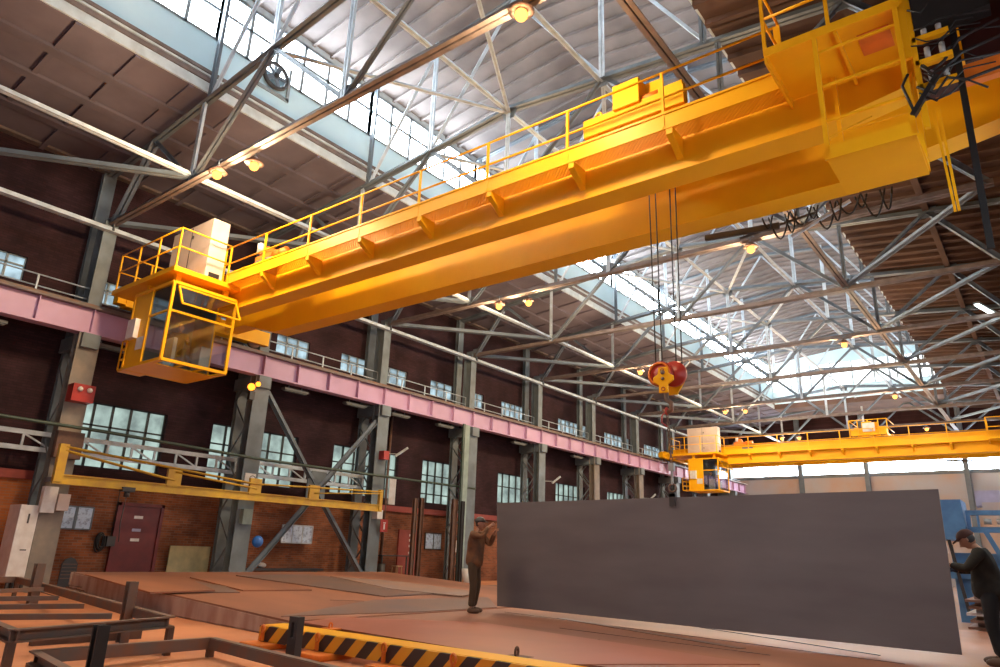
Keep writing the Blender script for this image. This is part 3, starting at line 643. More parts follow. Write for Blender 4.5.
# hook block, chain and clamp
HX, HY = -5.2, 11.75
hz = at(668, 378, 1, HY).z; HX = at(668, 378, 1, HY).x
hb = thing('hook_block', 'yellow hook block with red sheaves hanging from four wire ropes', 'hook block', (HX, HY, hz-.4))
for dx in (-.05, .06): MB().cyl((HX-.0+dx*2, HY-.1+dx, hz+.06), (HX+dx*2, HY+.0+dx, hz+.06), .235, 28).build('sheave', 'red', hb)
MB().torus((HX-.1, HY-.16, hz+.06), .2, .02, (0, 1, 0), 24).build('sheave_rim', 'orange', hb)
MB().prism([(HX-.09, hz+.16), (HX+.09, hz+.16), (HX+.1, hz+.04), (HX+.2, hz-.02), (HX+.2, hz-.1), (HX+.09, hz-.17), (HX+.09, hz-.32), (HX-.09, hz-.32), (HX-.09, hz-.17), (HX-.2, hz-.1), (HX-.2, hz-.02), (HX-.1, hz+.04)], HY-.22, HY-.18, 1).build('side_plate', 'yellow', hb, bevel=.01)
MB().prism([(HX-.05, hz+.16), (HX+.15, hz+.16), (HX+.28, hz-.05), (HX+.12, hz-.3), (HX-.05, hz-.3)], HY+.1, HY+.14, 1).build('side_plate', 'yellow', hb)
MB().cyl((HX, HY-.24, hz+.06), (HX, HY+.16, hz+.06), .04, 12).cyl((HX, HY-.24, hz-.06), (HX, HY-.2, hz-.06), .03, 12).build('axle', 'rustgrey', hb)
mk = MB(); mk.torus((HX, HY-.225, hz-.25), .035, .008, (0, 1, 0), 12, 5); mk.torus((HX-.01, HY-.225, hz+.1), .03, .007, (0, 1, 0), 12, 5); mk.build('painted_mark', 'red', hb)
MB().tube([(HX, HY-.1, hz-.3), (HX, HY-.1, hz-.42), (HX+.09, HY-.1, hz-.5), (HX+.09, HY-.1, hz-.62), (HX, HY-.1, hz-.68), (HX-.09, HY-.1, hz-.6)], [.05, .045, .045, .045, .04, .02], 8).build('hook', 'rustgrey', hb)
for dx, dy in ((-.2, -.06), (-.12, .04), (.18, -.02), (.24, .1)):
    MB().tube([(HX+dx, HY+dy, hz+.06), (HX+dx*1.15, HY+dy, 9.3)], .012, 6).build('wire_rope', 'black', hb)
# the big plate
PBL = V((-9.35, 12.25, .12)); PBR = V((-1.25, 11.55, .10))
def onplate(u, v, off=0.):
    nrm = (PBR-PBL).cross(V((0, 0, 1))).normalized(); r = RT*(u-500)-UP*(v-333.5)+FW*FPX; o = V((0, 0, CAMZ))
    return o+r*(((PBL-o).dot(nrm)+off)/r.dot(nrm))
cs = [onplate(*p) for p in ((497, 606), (962, 655), (938, 489), (497, 503))]
nr = (PBR-PBL).cross(V((0, 0, 1))).normalized(); th = .025
MB().add([p for p in cs]+[p-nr*th for p in cs], [(0, 1, 2, 3), (7, 6, 5, 4), (0, 4, 5, 1), (1, 5, 6, 2), (2, 6, 7, 3), (3, 7, 4, 0)]).build('steel_plate', 'bigplate', None, 'huge dark grey steel plate hanging upright on its edge between the two workers', 'steel plate')
pt = onplate(673, 499.5)
ct = thing('plate_clamp', 'dark lifting clamp gripping the top edge of the huge upright plate', 'plate clamp', pt)
MB().box((pt.x-.05, pt.y-.05, pt.z-.12), (pt.x+.05, pt.y-.012, pt.z+.1)).box((pt.x-.05, pt.y+.04, pt.z-.08), (pt.x+.05, pt.y+.07, pt.z+.1)).box((pt.x-.05, pt.y-.05, pt.z+.04), (pt.x+.05, pt.y+.07, pt.z+.12)).build('jaw', 'darkst', ct)
MB().torus((pt.x, pt.y, pt.z+.2), .07, .018, (0, 1, 0), 14).build('shackle', 'rustgrey', ct)
lc = thing('lifting_chain', 'rusty lifting chain with a long bar between crane hook and plate clamp', 'chain', (HX, HY, pt.z+.3))
zt = hz-.62; zb2 = pt.z+.62; top = V((HX, HY-.1, zt)); bot = V((pt.x, pt.y, zb2)); nl = 15
MB().tube([(HX+.01, HY-.1, zt+.02), (HX-.09, HY-.12, zt-.1), (HX-.1, HY-.12, zt-.22), (HX+.0, HY-.11, zt-.3)], .014, 6).torus((HX, HY-.1, zt-.02), .06, .018, (1, 0, 0), 12, 6, 1).build('master_ring', 'red', lc)
for i in range(nl):
    p = top.lerp(bot, (i+.5)/nl); L = (zt-zb2)/nl
    MB().torus(p, L*.68, .010, (0, 1, 0) if i % 2 else (1, 0, 0), 10, 5, .5).build('link', 'rustgrey', lc)
MB().bar(bot, (pt.x, pt.y, pt.z+.26), .035).box((pt.x-.05, pt.y-.04, zb2-.12), (pt.x+.05, pt.y+.04, zb2+.02)).build('hanger_bar', 'pvc', lc)

# ------------------------------------------------------------------ sodium lamps, tubes
def make_lamp(x, y, z=10.3):
    l = thing('sodium_lamp', '', 'ceiling lamp', (x, y, z), 'orange sodium lamps under the roof trusses')
    MB().bar((x, y, z+.12), (x, y, z+.42), .03).bar((x-.12, y, z+.4), (x+.12, y, z+.4), .03).build('bracket', 'steel', l)
    MB().cyl((x, y, z+.22), (x, y, z+.06), .07, 16, .24).build('reflector', 'rust', l)
    b = MB().ball((x, y, z-.02), .12).build('bulb', 'lamp', l); return l
lamps = []
l0 = None
for k in (0, 2, 4, 6, 8):
    for x, side in ((-15.6, 'left'), (-5.9, 'right')):
        for j, dx in enumerate((-.25, .95) if x < -10 else (-.2,)):
            p = (x+dx, YK[k]-.15+.3*j, 10.3)
            lamps.append(p)
            lab = ('glowing sodium lamp %s the brick wall in the pair under the %s roof truss' % ('nearer' if j == 0 else 'farther from', ORD[k])) if x < -10 else 'single glowing orange sodium lamp towards the dark roof side under the %s roof truss' % ORD[k]
            if l0 is None: l0 = make_lamp(*p); l0['label'] = lab; o = l0
            else: o = put(l0, p, lab)
for p in lamps:
    ld = bpy.data.lights.new('sodium_light', 'POINT'); ld.energy = 640; ld.color = (1, .72, .42); ld.shadow_soft_size = .18
    o = bpy.data.objects.new('sodium_light', ld); col.objects.link(o); o.location = (p[0], p[1], p[2]-.2)
tl = thing('tube_light', 'lit white fluorescent tube light under the dark right-hand roof', 'tube light', (-.8, 32.5, 11))
a, b = at(976, 303, 2, 11.0), at(1006, 320, 2, 11.0)
MB().bar(a, b, .22, .08).build('housing', 'pvc', tl); MB().bar(a-V((0, 0, .07)), b-V((0, 0, .07)), .12, .05).build('tube', 'tube', tl)
g0 = None
for i, y in enumerate((5.6, 9.0, 15.9, 18.9, 21.5, 24.5, 30.5, 36.5)):
    if g0 is None:
        g0 = thing('strip_light', '', 'strip light', (XC-.25, y, 6.75), 'unlit strip lights under the lilac runway')
        MB().box((XC-.35, y-.55, 6.8), (XC-.1, y+.55, 6.88)).build('housing', 'lampgrey', g0); MB().box((XC-.31, y-.5, 6.76), (XC-.14, y+.5, 6.8)).build('diffuser', 'lampgrey', g0)
        [MB().bar((XC-.22, y+q, 6.88), (XC-.22, y+q, 7.0), .02).build('hanger', 'steel', g0) for q in (-.3, .3)]; o = g0
    else: o = put(g0, (XC-.25, y, 6.75), '')
    o['label'] = 'unlit grey strip light under the lilac runway girder, %s from the near end' % ORD[i]

# ------------------------------------------------------------------ plate-covered slab
def zs(x): return min(.33, max(0, -x-9.5)*.030)
def onslab(u, v, dz=0.):
    z = 0
    for _ in range(25): p = at(u, v, 2, z+dz); z = .5*z+.5*zs(p.x)
    p = at(u, v, 2, z+dz); return V((p.x, p.y, zs(p.x)+dz))
A = onslab(73, 572); A.x = max(A.x, -20.8)
Bn = onslab(291, 621)
def ramp_slab(x0, x1, yn0, yn1, yf0, yf1, n=14):
    vs, fs = [], []
    for i in range(n+1):
        t = i/n; x = x0+(x1-x0)*t
        for y in (yn0+(yn1-yn0)*t, yf0+(yf1-yf0)*t):
            vs += [(x, y, zs(x)), (x, y, FL)]
    for i in range(n):
        a = 4*i; b = a+4
        fs += [(a, b, b+2, a+2), (a+1, a+3, b+3, b+1), (a, a+1, b+1, b), (a+2, b+2, b+3, a+3)]
    fs += [(0, 2, 3, 1), (4*n, 4*n+1, 4*n+3, 4*n+2)]
    return vs, fs
sb = MB(); v_, f_ = ramp_slab(A.x, Bn.x, A.y, Bn.y, 19.4, 17.8); sb.add(v_, f_)
S(sb, 'floor_slab', 'slab')
S(MB().box((Bn.x, Bn.y-.0, FL), (1.45, 17.8, 0)), 'floor_slab_level', 'slab')
sb = MB(); sb.add([(A.x, A.y-.02, FL+.03), (Bn.x, Bn.y-.02, FL+.03), (Bn.x, Bn.y-.02, -.02), (A.x, A.y-.02, zs(A.x)-.02), (A.x, A.y, FL), (Bn.x, Bn.y, FL), (Bn.x, Bn.y, -.02), (A.x, A.y, zs(A.x)-.02)], [(0, 1, 2, 3), (4, 5, 6, 7), (0, 1, 5, 4), (2, 3, 7, 6)])
S(sb, 'trim_slab_edge', 'slabside')
S(MB().box((A.x, A.y-.05, zs(A.x)-.3), (A.x+.05, 19.4, zs(A.x)+.0)), 'trim_slab_far', 'slabside')
def flat(label, px, th, m, name='steel_sheet', cat='steel sheet', lift=.0):
    pts = [onslab(u, v, lift+th) for u, v in px]
    return MB().slabpoly(pts, th).build(name, m, None, label, cat)
flat('long dark steel sheet lying on the slab between the striped beam and the far wall', [(281, 616), (420, 611.5), (497, 607), (488, 597), (440, 598), (372, 600)], .012, 'plategrey')
flat('large red-brown sheet lying behind the striped beam at the camera side of the slab', [(340, 617), (300, 622), (556, 664), (760, 664), (600, 640), (480, 622)], .008, 'slabred')
flat('rust-orange sheet lying near the maroon door', [(85, 574), (150, 592), (215, 590), (185, 577)], .03, 'slab', lift=.03)
flat('pale-edged sheet lying on the slab in front of the greenish board', [(150, 592), (240, 592), (225, 586), (188, 580)], .02, 'plategrey', lift=.0)
flat('thin dark-edged sheet in front of the column with the blue bell', [(243, 590), (312, 589.5), (268, 582), (190, 577)], .03, 'slab')
flat('brown steel sheet in front of the braced columns', [(312, 574), (236, 575), (300, 584), (385, 596), (440, 593)], .03, 'plategrey')
flat('grey-brown steel sheet at the far edge of the slab in front of the red door', [(330, 576), (392, 589), (462, 596), (480, 592), (405, 582)], .02, 'concfloor', lift=.02)
for i, (u0, v0, u1, v1, nm) in enumerate(((560, 618, 742, 648, 'left'), (700, 627, 880, 655, 'middle'))):
    a, b = onslab(u0, v0, .01), onslab(u1, v1, .01); a.z = b.z = .006
    MB().bar(a, b, .16 if i == 0 else .03, .008).build('floor_strip_bar', 'plategrey' if i == 0 else 'darkst', None, 'flat %s strip lying on the slab under the %s part of the huge plate' % ('wide grey' if i == 0 else 'narrow black', nm), 'steel strip')

for i, (a, b) in enumerate((((505, 612), (905, 664)), ((560, 628), (770, 655)), ((300, 628), (640, 662)), ((330, 600), (470, 605)), ((420, 622), (600, 640)))):
    a, b = onslab(*a, .004), onslab(*b, .004)
    MB().bar(a, b, .022, .008).build('trim_%d' % (i+1), 'plategrey', kind='structure')

# striped beam and its blocks
bx0, bx1, by = -9.6, -3.0, 6.72
st = thing('striped_beam', 'yellow and black striped steel beam lying in front of the slab', 'striped beam', (-6.5, by, FL))
MB().box((bx0, by-.02, -.17), (bx1, by+.02, .04)).build('striped_face', 'stripe', st)
MB().box((bx0, by+.02, .0), (bx1, by+.42, .045)).box((bx0, by+.02, -.17), (bx0+.03, by+.4, .0)).build('top_plate', 'yellow', st)
for x in (-9.4, -8.1, -6.7, -5.3):
    MB().box((x-.3, by-.28, FL), (x+.25, by+.3, -.175)).build('support_block', 'orange', st, bevel=.02)
for x in (-9.45, -8.2, -6.9, -5.75): MB().torus((x, by-.06, -.0), .055, .016, (.3, 1, 0), 12).bar((x, by-.06, -.16), (x, by-.06, -.05), .04).build('lifting_eye', 'orange', st)
MB().torus((-5.35, 7.35, .06), .055, .016, (1, .3, 0), 12).box((-5.5, 7.2, 0), (-5.2, 7.5, .012)).build('lifting_eye_plate', 'rust', None, 'small ring bolt standing on the slab behind the striped beam', 'ring bolt')
MB().torus((-8.9, 7.45, .05), .04, .013, (1, .3, 0), 12).box((-9.0, 7.35, 0), (-8.75, 7.55, .02)).build('lifting_eye_plate', 'orange', None, 'small orange ring bolt at the far end of the striped beam', 'ring bolt')

# welding rack frames in the foreground
def frame(label, px, z, m, cross=(), w=.1, h=.12, closed=True, low=()):
    P = [at(u, v, 2, z) for u, v in px]; r = thing('rack_frame', label, 'steel frame', (P[0].x, P[0].y, FL))
    seg = list(zip(P, P[1:]+P[:1] if closed else P[1:]))
    for a, b in seg: MB().bar(a, b, w, .018, off=(0, 0)).bar(a, b, .02, h, off=(w/2, -h/2)).bar(a, b, w, .018, off=(0, -h)).build('side_rail', m, r)
    for (a, b) in cross: MB().bar(at(*a, 2, z-.03), at(*b, 2, z-.03), .09, .07).build('cross_bar', m, r)
    for p in P: MB().box((p.x-.04, p.y-.04, FL), (p.x+.04, p.y+.04, z-h)).build('leg', 'rust', r)
    for a, b in low: MB().bar(at(*a, 2, FL+.06), at(*b, 2, FL+.06), .12, .12).build('ground_beam', 'rust', r)
    return r
ZF = .22
frame('long low rusty steel frame with cross bars at the left of the floor', [(-6, 577), (18, 577), (172, 617), (14, 630), (-30, 612)], ZF, 'rustgrey', low=[((31, 641), (140, 634))], cross=[((-20, 592), (42, 589)), ((-20, 599), (58, 598)), ((-20, 607), (84, 606)), ((-20, 617), (112, 616))])
frame('low rusty rectangular steel frame nearest the camera', [(34, 651), (212, 638), (345, 670), (160, 720)], -.02, 'rustgrey')
MB().bar(at(100, 658, 2, FL+.02), at(195, 648, 2, FL+.02), .03, .02).build('loose_rod', 'rust', None, 'thin loose rod lying inside the nearest rusty frame', 'rod')
def post(u, vt, vb, z, wpx, label, m='darkst', slot=False):
    p = at(u, vb, 2, z); d = math.hypot(p.x, p.y); t = V((p.x, p.y, CAMZ)); q = at(u, vt, 1, p.y); h = q.z-z; w = wpx
    o = thing('steel_post', label, 'steel post', (p.x, p.y, FL))
    b = MB()
    if slot:
        b.box((p.x-w/2, p.y-w*.3, z-.1), (p.x+w/2, p.y+w*.3, z+h*.45)).box((p.x-w/2, p.y-w*.3, z+h*.45), (p.x-w*.15, p.y+w*.3, z+h*.85)).box((p.x+w*.15, p.y-w*.3, z+h*.45), (p.x+w/2, p.y+w*.3, z+h*.85)).box((p.x-w/2, p.y-w*.3, z+h*.85), (p.x+w/2, p.y+w*.3, z+h))
    else:
        b.box((p.x-w/2, p.y-w/2, FL), (p.x-w*.3, p.y+w/2, z+h)).box((p.x-w*.3, p.y-w*.08, FL), (p.x+w*.3, p.y+w*.08, z+h-.02)).box((p.x+w*.3, p.y-w/2, FL), (p.x+w/2, p.y+w/2, z+h))
    b.build('shaft', m, o)
    if slot: MB().box((p.x-w*.7, p.y-w*.6, FL), (p.x+w*.7, p.y+w*.6, z-.1)).build('foot', m, o)
    return o
post(88, 622, 700, FL, .115, 'thick black upright post at the nearest rusty frame', 'black')
post(293, 616, 655, -.1, .17, 'grey slotted upright post in front of the striped beam', 'darkst', True)
post(128, 581, 608, ZF, .13, 'short grey upright stub at the middle of the long rusty frame', 'rustgrey')
post(36, 563, 584, ZF, .17, 'short grey upright stub at the far side of the long rusty frame near the locker', 'rustgrey')
# scrap heap and offcuts
sc = MB(); c = at(88, 598, 2, FL)
for i in range(46):
    a = random.uniform(0, 6.28); r = random.uniform(0, .9); p = c+V((r*math.cos(a)*1.1, r*math.sin(a), random.uniform(.02, .30*(1.1-r)))); a2 = random.uniform(0, 6.28)
    sc.bar(p, p+V((math.cos(a2)*.5, math.sin(a2)*.5, random.uniform(-.04, .18))), .03, .02)
sc.build('scrap_heap', 'rust', None, 'tangled heap of rusty scrap offcuts on the floor by the slab edge', 'scrap heap', kind='stuff')
for i, (u, v, dz, lab) in enumerate(((112, 601, 0, 'lowest dark offcut sheet of the small stack beside the slab edge'), (108, 600, .04, 'middle rusty offcut sheet of the small stack beside the slab edge'), (120, 600, .08, 'topmost offcut sheet of the small stack beside the slab edge'))):
    c = at(u, v, 2, FL); MB().prism([(c.x-1.1+.2*i, c.y-.35), (c.x+1.0, c.y-.45+.1*i), (c.x+1.2, c.y+.3), (c.x-.8, c.y+.4)], FL+dz, FL+dz+.035, 2).build('offcut_sheet', ('darkst', 'rust', 'rustgrey')[i], None, lab, 'offcut sheet')

# ------------------------------------------------------------------ along the left wall
XJ = -21.25
j = thing('jib_beam', 'long yellow trussed jib beam fixed across the left columns', 'jib beam', (XJ, 13.8, 2.55))
MB().ibeam((XJ, 7.75, 2.68), (XJ, 19.7, 2.68), .14, .24, .02).build('lower_beam', 'yellow2', j)
MB().box((XJ-.08, 7.75, 2.6), (XJ+.08, 7.98, 3.62)).build('end_post', 'yellow2', j); MB().box((XJ-.07, 19.6, 2.55), (XJ+.07, 19.75, 3.4)).build('end_post', 'yellow2', j)
for s in (-.06, .06):
    MB().tube([(XJ+s, 7.9, 3.55), (XJ+s, 13.9, 3.1), (XJ+s, 16.4, 3.2), (XJ+s, 19.7, 3.32)], .03, 6).build('tie_rod', 'yellow2', j)
    MB().tube([(XJ+s, 7.9, 3.45), (XJ+s, 11.1, 2.95)], .03, 6).tube([(XJ+s, 11.1, 3.2), (XJ+s, 14.0, 2.95)], .025, 6).tube([(XJ+s, 16.4, 3.0), (XJ+s, 19.7, 3.25)], .025, 6).build('tie_rod', 'yellow2', j)
for y in (11.1, 13.95, 16.4): MB().box((XJ-.05, y-.22, 2.75), (XJ+.05, y+.22, 3.28)).build('web_plate', 'yellow2', j)
for y in (7.9, 19.65): MB().box((XC+.17, y-.06, 2.62), (XJ, y+.06, 2.74)).build('wall_bracket', 'steel', j)
MB().box((XJ-.12, 9.6, 2.5), (XJ+.12, 9.95, 2.62)).cyl((XJ, 9.78, 2.35), (XJ, 9.78, 2.5), .08, 10).tube([(XJ, 9.78, 2.35), (XJ, 9.75, 1.6), (XJ, 9.8, 1.1)], .014, 5).build('hoist_trolley', 'darkst', j)
gp = MB().tube([(-21.6, -4, 4.3), (-21.6, 9, 4.15), (-21.6, 14.5, 3.98), (-21.6, 26, 4.0)], .05, 8); gp.build('wall_pipe', 'green', None, 'long dark green pipe running along the columns above the yellow jib', 'pipe')
XL = -22.95
def lattice(ya, yb, label):
    l = thing('lattice_girder', label, 'lattice girder', (XL, (ya+yb)/2, 3.55))
    MB().box((XL-.04, ya, 3.95), (XL+.04, yb, 4.08)).build('top_chord', 'steelpale', l); MB().box((XL-.04, ya, 3.5), (XL+.04, yb, 3.63)).build('bottom_chord', 'steelpale', l)
    k = round((yb-ya)/.75)
    for i in range(k+1):
        y = ya+(yb-ya)*i/k; f = MB().box((XL-.03, y-.03, 3.6), (XL+.03, y+.03, 3.97))
        if i < k and i % 2: f.bar((XL, y, 3.97), (XL, y+(yb-ya)/k, 3.6), .045)
        f.build('web_member', 'steelpale', l)
lattice(2.0, 8.15, 'pale grey lattice girder at the left edge before the nearest column')
lattice(8.25, 14.15, 'pale grey lattice girder in front of the window between the two nearest columns')
lattice(14.25, 20.15, 'pale grey lattice girder behind the braces beside the blue bell')
# door, posters, boards
d = thing('door_1', None, None, (XW, 11.4, FL), kind='structure')
MB().box((XW, 10.72, FL), (XW+.07, 12.03, 2.2)).build('door_leaf', 'maroon', d)
f = MB(); f.box((XW, 10.62, FL), (XW+.12, 10.72, 2.3)).box((XW, 12.03, FL), (XW+.12, 12.13, 2.3)).box((XW, 10.62, 2.2), (XW+.12, 12.13, 2.3)); f.build('door_frame', 'maroon', d)
for z, m in ((1.82, 'white'), (1.42, 'lavender'), (1.12, 'white')): MB().box((XW+.07, 11.2, z), (XW+.08, 11.48, z+.09)).build('door_label', m, d)
def panel(name, label, cat, ya, yb, za, zb, m, x=None, t=.04, frame_m=None, mull=0, **k):
    x = XW if x is None else x
    if frame_m is None: return MB().box((x, ya, za), (x+t, yb, zb)).build(name, m, None, label, cat, **k)
    o = thing(name, label, cat, (x, (ya+yb)/2, za)); MB().box((x, ya, za), (x+t, yb, zb)).build('sheet', m, o)
    f = MB()
    for y in [ya, yb]+[ya+(yb-ya)*(i+1)/(mull+1) for i in range(mull)]: f.box((x, y-.02, za), (x+t+.015, y+.02, zb))
    for z in (za, zb): f.box((x, ya, z-.02), (x+t+.015, yb, z+.02))
    f.build('frame', frame_m, o); return o
panel('safety_poster', 'blue and white illustrated poster nearer the tall locker, one of two beside the maroon door', 'poster', 9.0, 9.44, 1.42, 2.08, 'poster', frame_m='steel')
panel('safety_poster', 'blue and white illustrated poster nearer the maroon door, one of two', 'poster', 9.48, 9.94, 1.42, 2.08, 'poster', frame_m='steel')
panel('notice_board', 'white three-panel notice board under the yellow jib between braced columns', 'notice board', 16.7, 18.1, 1.25, 1.9, 'poster', x=-23.3, frame_m='steelpale', mull=2)
panel('notice_board', 'small white two-panel notice board on the orange brick beside the red cabinet', 'notice board', 24.85, 25.95, 1.2, 1.92, 'poster', x=XW+.02, frame_m='darkst', mull=1)
panel('leaning_board', 'greenish yellow board leaning on the brick wall beside the maroon door', 'board', 12.5, 13.95, FL, 1.02, 'board', x=XW+.15, t=.05)
v_ = MB(); v_.prism([(9.35, FL), (9.8, FL), (9.8, .42), (9.7, .56), (9.58, .61), (9.45, .56), (9.35, .42)], XW, XW+.03, 0); vt = v_.build('arched_vent', 'darkst', None, 'small dark arched vent low in the brick wall', 'vent')
f = MB()
for i in range(5): f.box((XW+.03, 9.38, .0+i*.1), (XW+.045, 9.77, .02+i*.1))
f.build('vent_slat', 'rustgrey', vt)
cb = MB()
for i in range(6): cb.torus((XW+.08+.015*i, 10.25+.03*(i % 3), 1.05+.04*(i % 2)), .28-.02*i, .02, (1, .1, 0), 18, 6, .45+.06*(i % 3))
cb.build('cable_coil', 'black', None, 'coil of black cable hanging on the brick wall left of the maroon door', 'cable coil')
MB().box((XW, 10.45, .95), (XW+.18, 10.7, 1.25)).tube([(XW+.05, 10.6, 1.25), (XW+.05, 10.62, 3.0)], .015, 5).build('switch_box', 'darkst', None, 'small grey switch box with a riser cable beside the cable coil', 'switch box')
lk = thing('tall_locker', 'tall white metal locker standing against the nearest column', 'locker', (-22.35, 7.75, FL))
MB().box((-22.75, 7.4, .12), (-21.95, 7.86, 1.98)).build('body', 'white', lk, bevel=.01)
f = MB(); f.box((-21.95, 7.62, 1.5), (-21.935, 7.66, 1.75)).box((-21.95, 7.6, .8), (-21.94, 7.75, .83)); f.build('handle', 'darkst', lk)
f = MB()
for x in (-22.7, -22.0):
    for y in (7.5, 7.85): f.box((x-.03, y-.03, FL), (x+.03, y+.03, .12))
f.build('foot', 'darkst', lk)
def colbox(y, z, w, h, m, label, cat, x=XC+.19, t=.2, **k): return MB().box((x, y-w/2, z-h/2), (x+t, y+w/2, z+h/2)).build(cat.replace(' ', '_'), m, None, label, cat, **k)
r_ = thing('alarm_box', 'red alarm box with two small lit lamps on the nearest beige column', 'alarm box', (XC+.19, YK[0], 4.9))
MB().box((XC+.19, YK[0]-.3, 4.9), (XC+.6, YK[0]+.3, 5.4)).build('housing', 'red', r_); 
for dy in (-.12, .14): MB().ball((XC+.62, YK[0]+dy, 5.25), .075).build('lamp_lens', 'white', r_)
MB().box((XC+.19, YK[0]-.35, 3.3), (XC+.4, YK[0]+.35, 4.05)).build('column_plate', 'rust', None, 'rust brown plate on the nearest column behind the end of the yellow jib', 'plate')
colbox(8.0, 2.15, .35, .7, 'white', 'white electrical box on the nearest column below the yellow jib', 'electrical box')
colbox(8.35, 2.1, .3, .45, 'beigebox', 'beige electrical box with hanging wires on the nearest column', 'electrical box', t=.25)
o = thing('warning_lamp', 'orange glowing warning lamp high on the second column below the lilac girder', 'warning lamp', (XC+.4, 13.65, 6.3))
MB().box((XC+.35, 13.55, 6.0), (XC+.5, 13.75, 6.3)).build('bracket', 'darkst', o); MB().ball((XC+.45, 13.6, 6.45), .13).ball((XC+.45, 13.85, 6.6), .09).build('lens', glow('amber_lens', (1, .25, .02), 3), o)
colbox(14.2, 3.3, .42, .42, 'white', 'white square sign plate on the column beside the blue bell', 'sign plate', t=.03)
MB().torus((XC+.36, 14.2, 3.3), .12, .012, (1, 0, 0), 18).build('sign_ring', 'darkst', kids and [o2 for o2 in bpy.data.objects if o2.get('category') == 'sign plate'][0])
colbox(14.2, 2.05, .36, .5, 'palegreen', 'pale grey cabinet low on the column beside the blue bell', 'switch cabinet')
bb = thing('wall_bell', 'bright blue round bell beside the second column', 'bell', (XC+.2, 14.75, 1.2))
MB().ball((XC+.25, 14.8, 1.25), (.16, .2, .2)).build('dome', 'bluebright', bb); MB().box((XC+.0, 14.75, 1.2), (XC+.2, 14.85, 1.3)).build('arm', 'darkst', bb)
fs = thing('fire_sign', 'red fire extinguisher sign with a white symbol on the column by the jib end', 'sign', (XC+.45, 20.5, 1.85))
MB().box((XC+.4, 20.3, 1.8), (XC+.42, 20.7, 2.3)).build('sign_board', 'red', fs)
f = MB(); f.box((XC+.42, 20.46, 1.9), (XC+.43, 20.54, 2.12)).box((XC+.42, 20.44, 2.14), (XC+.43, 20.58, 2.18)); f.build('symbol', 'white', fs)
MB().box((XC+.19, 20.0, 2.3), (XC+.5, 20.3, 2.65)).build('junction_box', 'white', None, 'white junction box just above the red fire sign', 'junction box')
rb = MB().box((XC+.19, 20.1, 4.7), (XC+.5, 20.4, 5.05)).build('fire_call_box', 'red', None, 'small red call box high on the column with the red fire sign', 'call box')
w_ = thing('work_stool', 'light wooden stool standing by the red cabinet', 'stool', (-22.9, 22.5, FL))
MB().box((-23.05, 22.3, .42), (-22.75, 22.7, .47)).build('seat', 'wood', w_)
for dx in (-.12, .12):
    for dy in (-.16, .16): MB().bar((-22.9+dx*1.2, 22.5+dy*1.2, FL), (-22.9+dx, 22.5+dy, .42), .035).build('leg', 'wood', w_)
MB().box((-23.4, 21.3, .85), (-22.6, 22.9, .9)).box((-23.35, 21.35, FL), (-23.3, 21.4, .85)).box((-22.7, 21.35, FL), (-22.65, 21.4, .85)).box((-22.7, 22.8, FL), (-22.65, 22.85, .85)).build('work_bench', 'darkst', None, 'dark work bench against the brick behind the fire sign column', 'work bench')
MB().tube([(-22.6, 21.3, FL), (-22.6, 21.3, .55)], .16, 14).build('gas_bottle', 'darkst', None, 'dark drum standing at the foot of the fire sign column', 'drum')
MB().tube([(-22.7, 20.9, FL), (-22.7, 20.9, .35)], .15, 14).build('metal_bin', 'colpaint', None, 'grey metal bin standing beside the dark drum', 'bin')
rc = thing('door_2', None, None, (XW, 23.7, FL), kind='structure')
MB().box((XW, 23.1, FL), (XW+.08, 24.35, 2.0)).build('door_leaf', 'red', rc).data.materials[0] = M['redband']
for z in (1.72, 1.5, 1.25, .95): MB().box((XW+.08, 23.75, z), (XW+.09, 24.05, z+.1)).build('door_label', 'white', rc)
for (x, y, w_, h, m, lab) in ((-21.0, 21.42, .17, 3.2, 'rustgrey', 'grey-brown steel section standing on end in front of the red door'), (-21.0, 21.80, .19, 3.25, 'rust', 'dark rusty steel section standing on end between red door and notice board'),
                              (-21.0, 23.9, .28, 3.35, 'rust', 'wide rusty steel section standing on end beside the notice board'), (-21.0, 24.45, .16, 3.3, 'darkst', 'narrow dark steel section standing on end next to the wide rusty one')):
    b = MB().box((x-.02, y-w_/2, FL), (x+.02, y+w_/2, h)).box((x-.07, y-w_/2, FL), (x+.07, y-w_/2+.02, h)).box((x-.07, y+w_/2-.02, FL), (x+.07, y+w_/2, h)).box((x-.2, y-.16, FL), (x+.2, y+.16, FL+.03))
    b.build('standing_beam', m, None, lab, 'steel section')
MB().box((-21.6, 24.9, FL), (-21.5, 25.3, 6.9)).build('standing_panel', 'palegreen', None, 'tall pale green steel panel standing behind the brown-clad worker', 'panel').data.materials[0] = M['palegreen']
MB().box((-21.5, 24.75, FL), (-21.42, 24.88, 6.9)).build('green_pipe_riser', 'green', None, 'dark green upright pipe beside the tall pale green panel', 'pipe')
MB().tube([(-20.45, 24.25, FL), (-20.45, 24.25, .45)], [.16, .2], 14).build('waste_bin', 'white', None, 'white waste bin at the foot of the standing steel sections', 'bin')
MB().box((-21.3, 24.1, 1.1), (-21.2, 24.4, 1.6)).build('paper_sheet', 'white', None, 'white paper sheet fixed between the standing steel sections', 'paper')
MB().box((XW, 15.1, .25), (XW+.5, 18.7, .33)).box((XW+.1, 15.3, FL), (XW+.4, 15.4, .25)).box((XW+.1, 18.4, FL), (XW+.4, 18.5, .25)).build('wall_bench', 'darkst', None, 'long dark bench against the brick wall below the three-panel notice board', 'bench')
MB().ball((-23.3, 16.0, .43), (.15, .18, .1)).build('white_helmet', 'white', None, 'small white hard hat lying on the long dark bench', 'helmet')
MB().tube([(XW+.08, 22.1, FL), (XW+.08, 22.1, 7)], .06, 8).build('wall_riser_pipe', 'rust', None, 'brown riser pipe on the brick wall left of the red door', 'pipe')
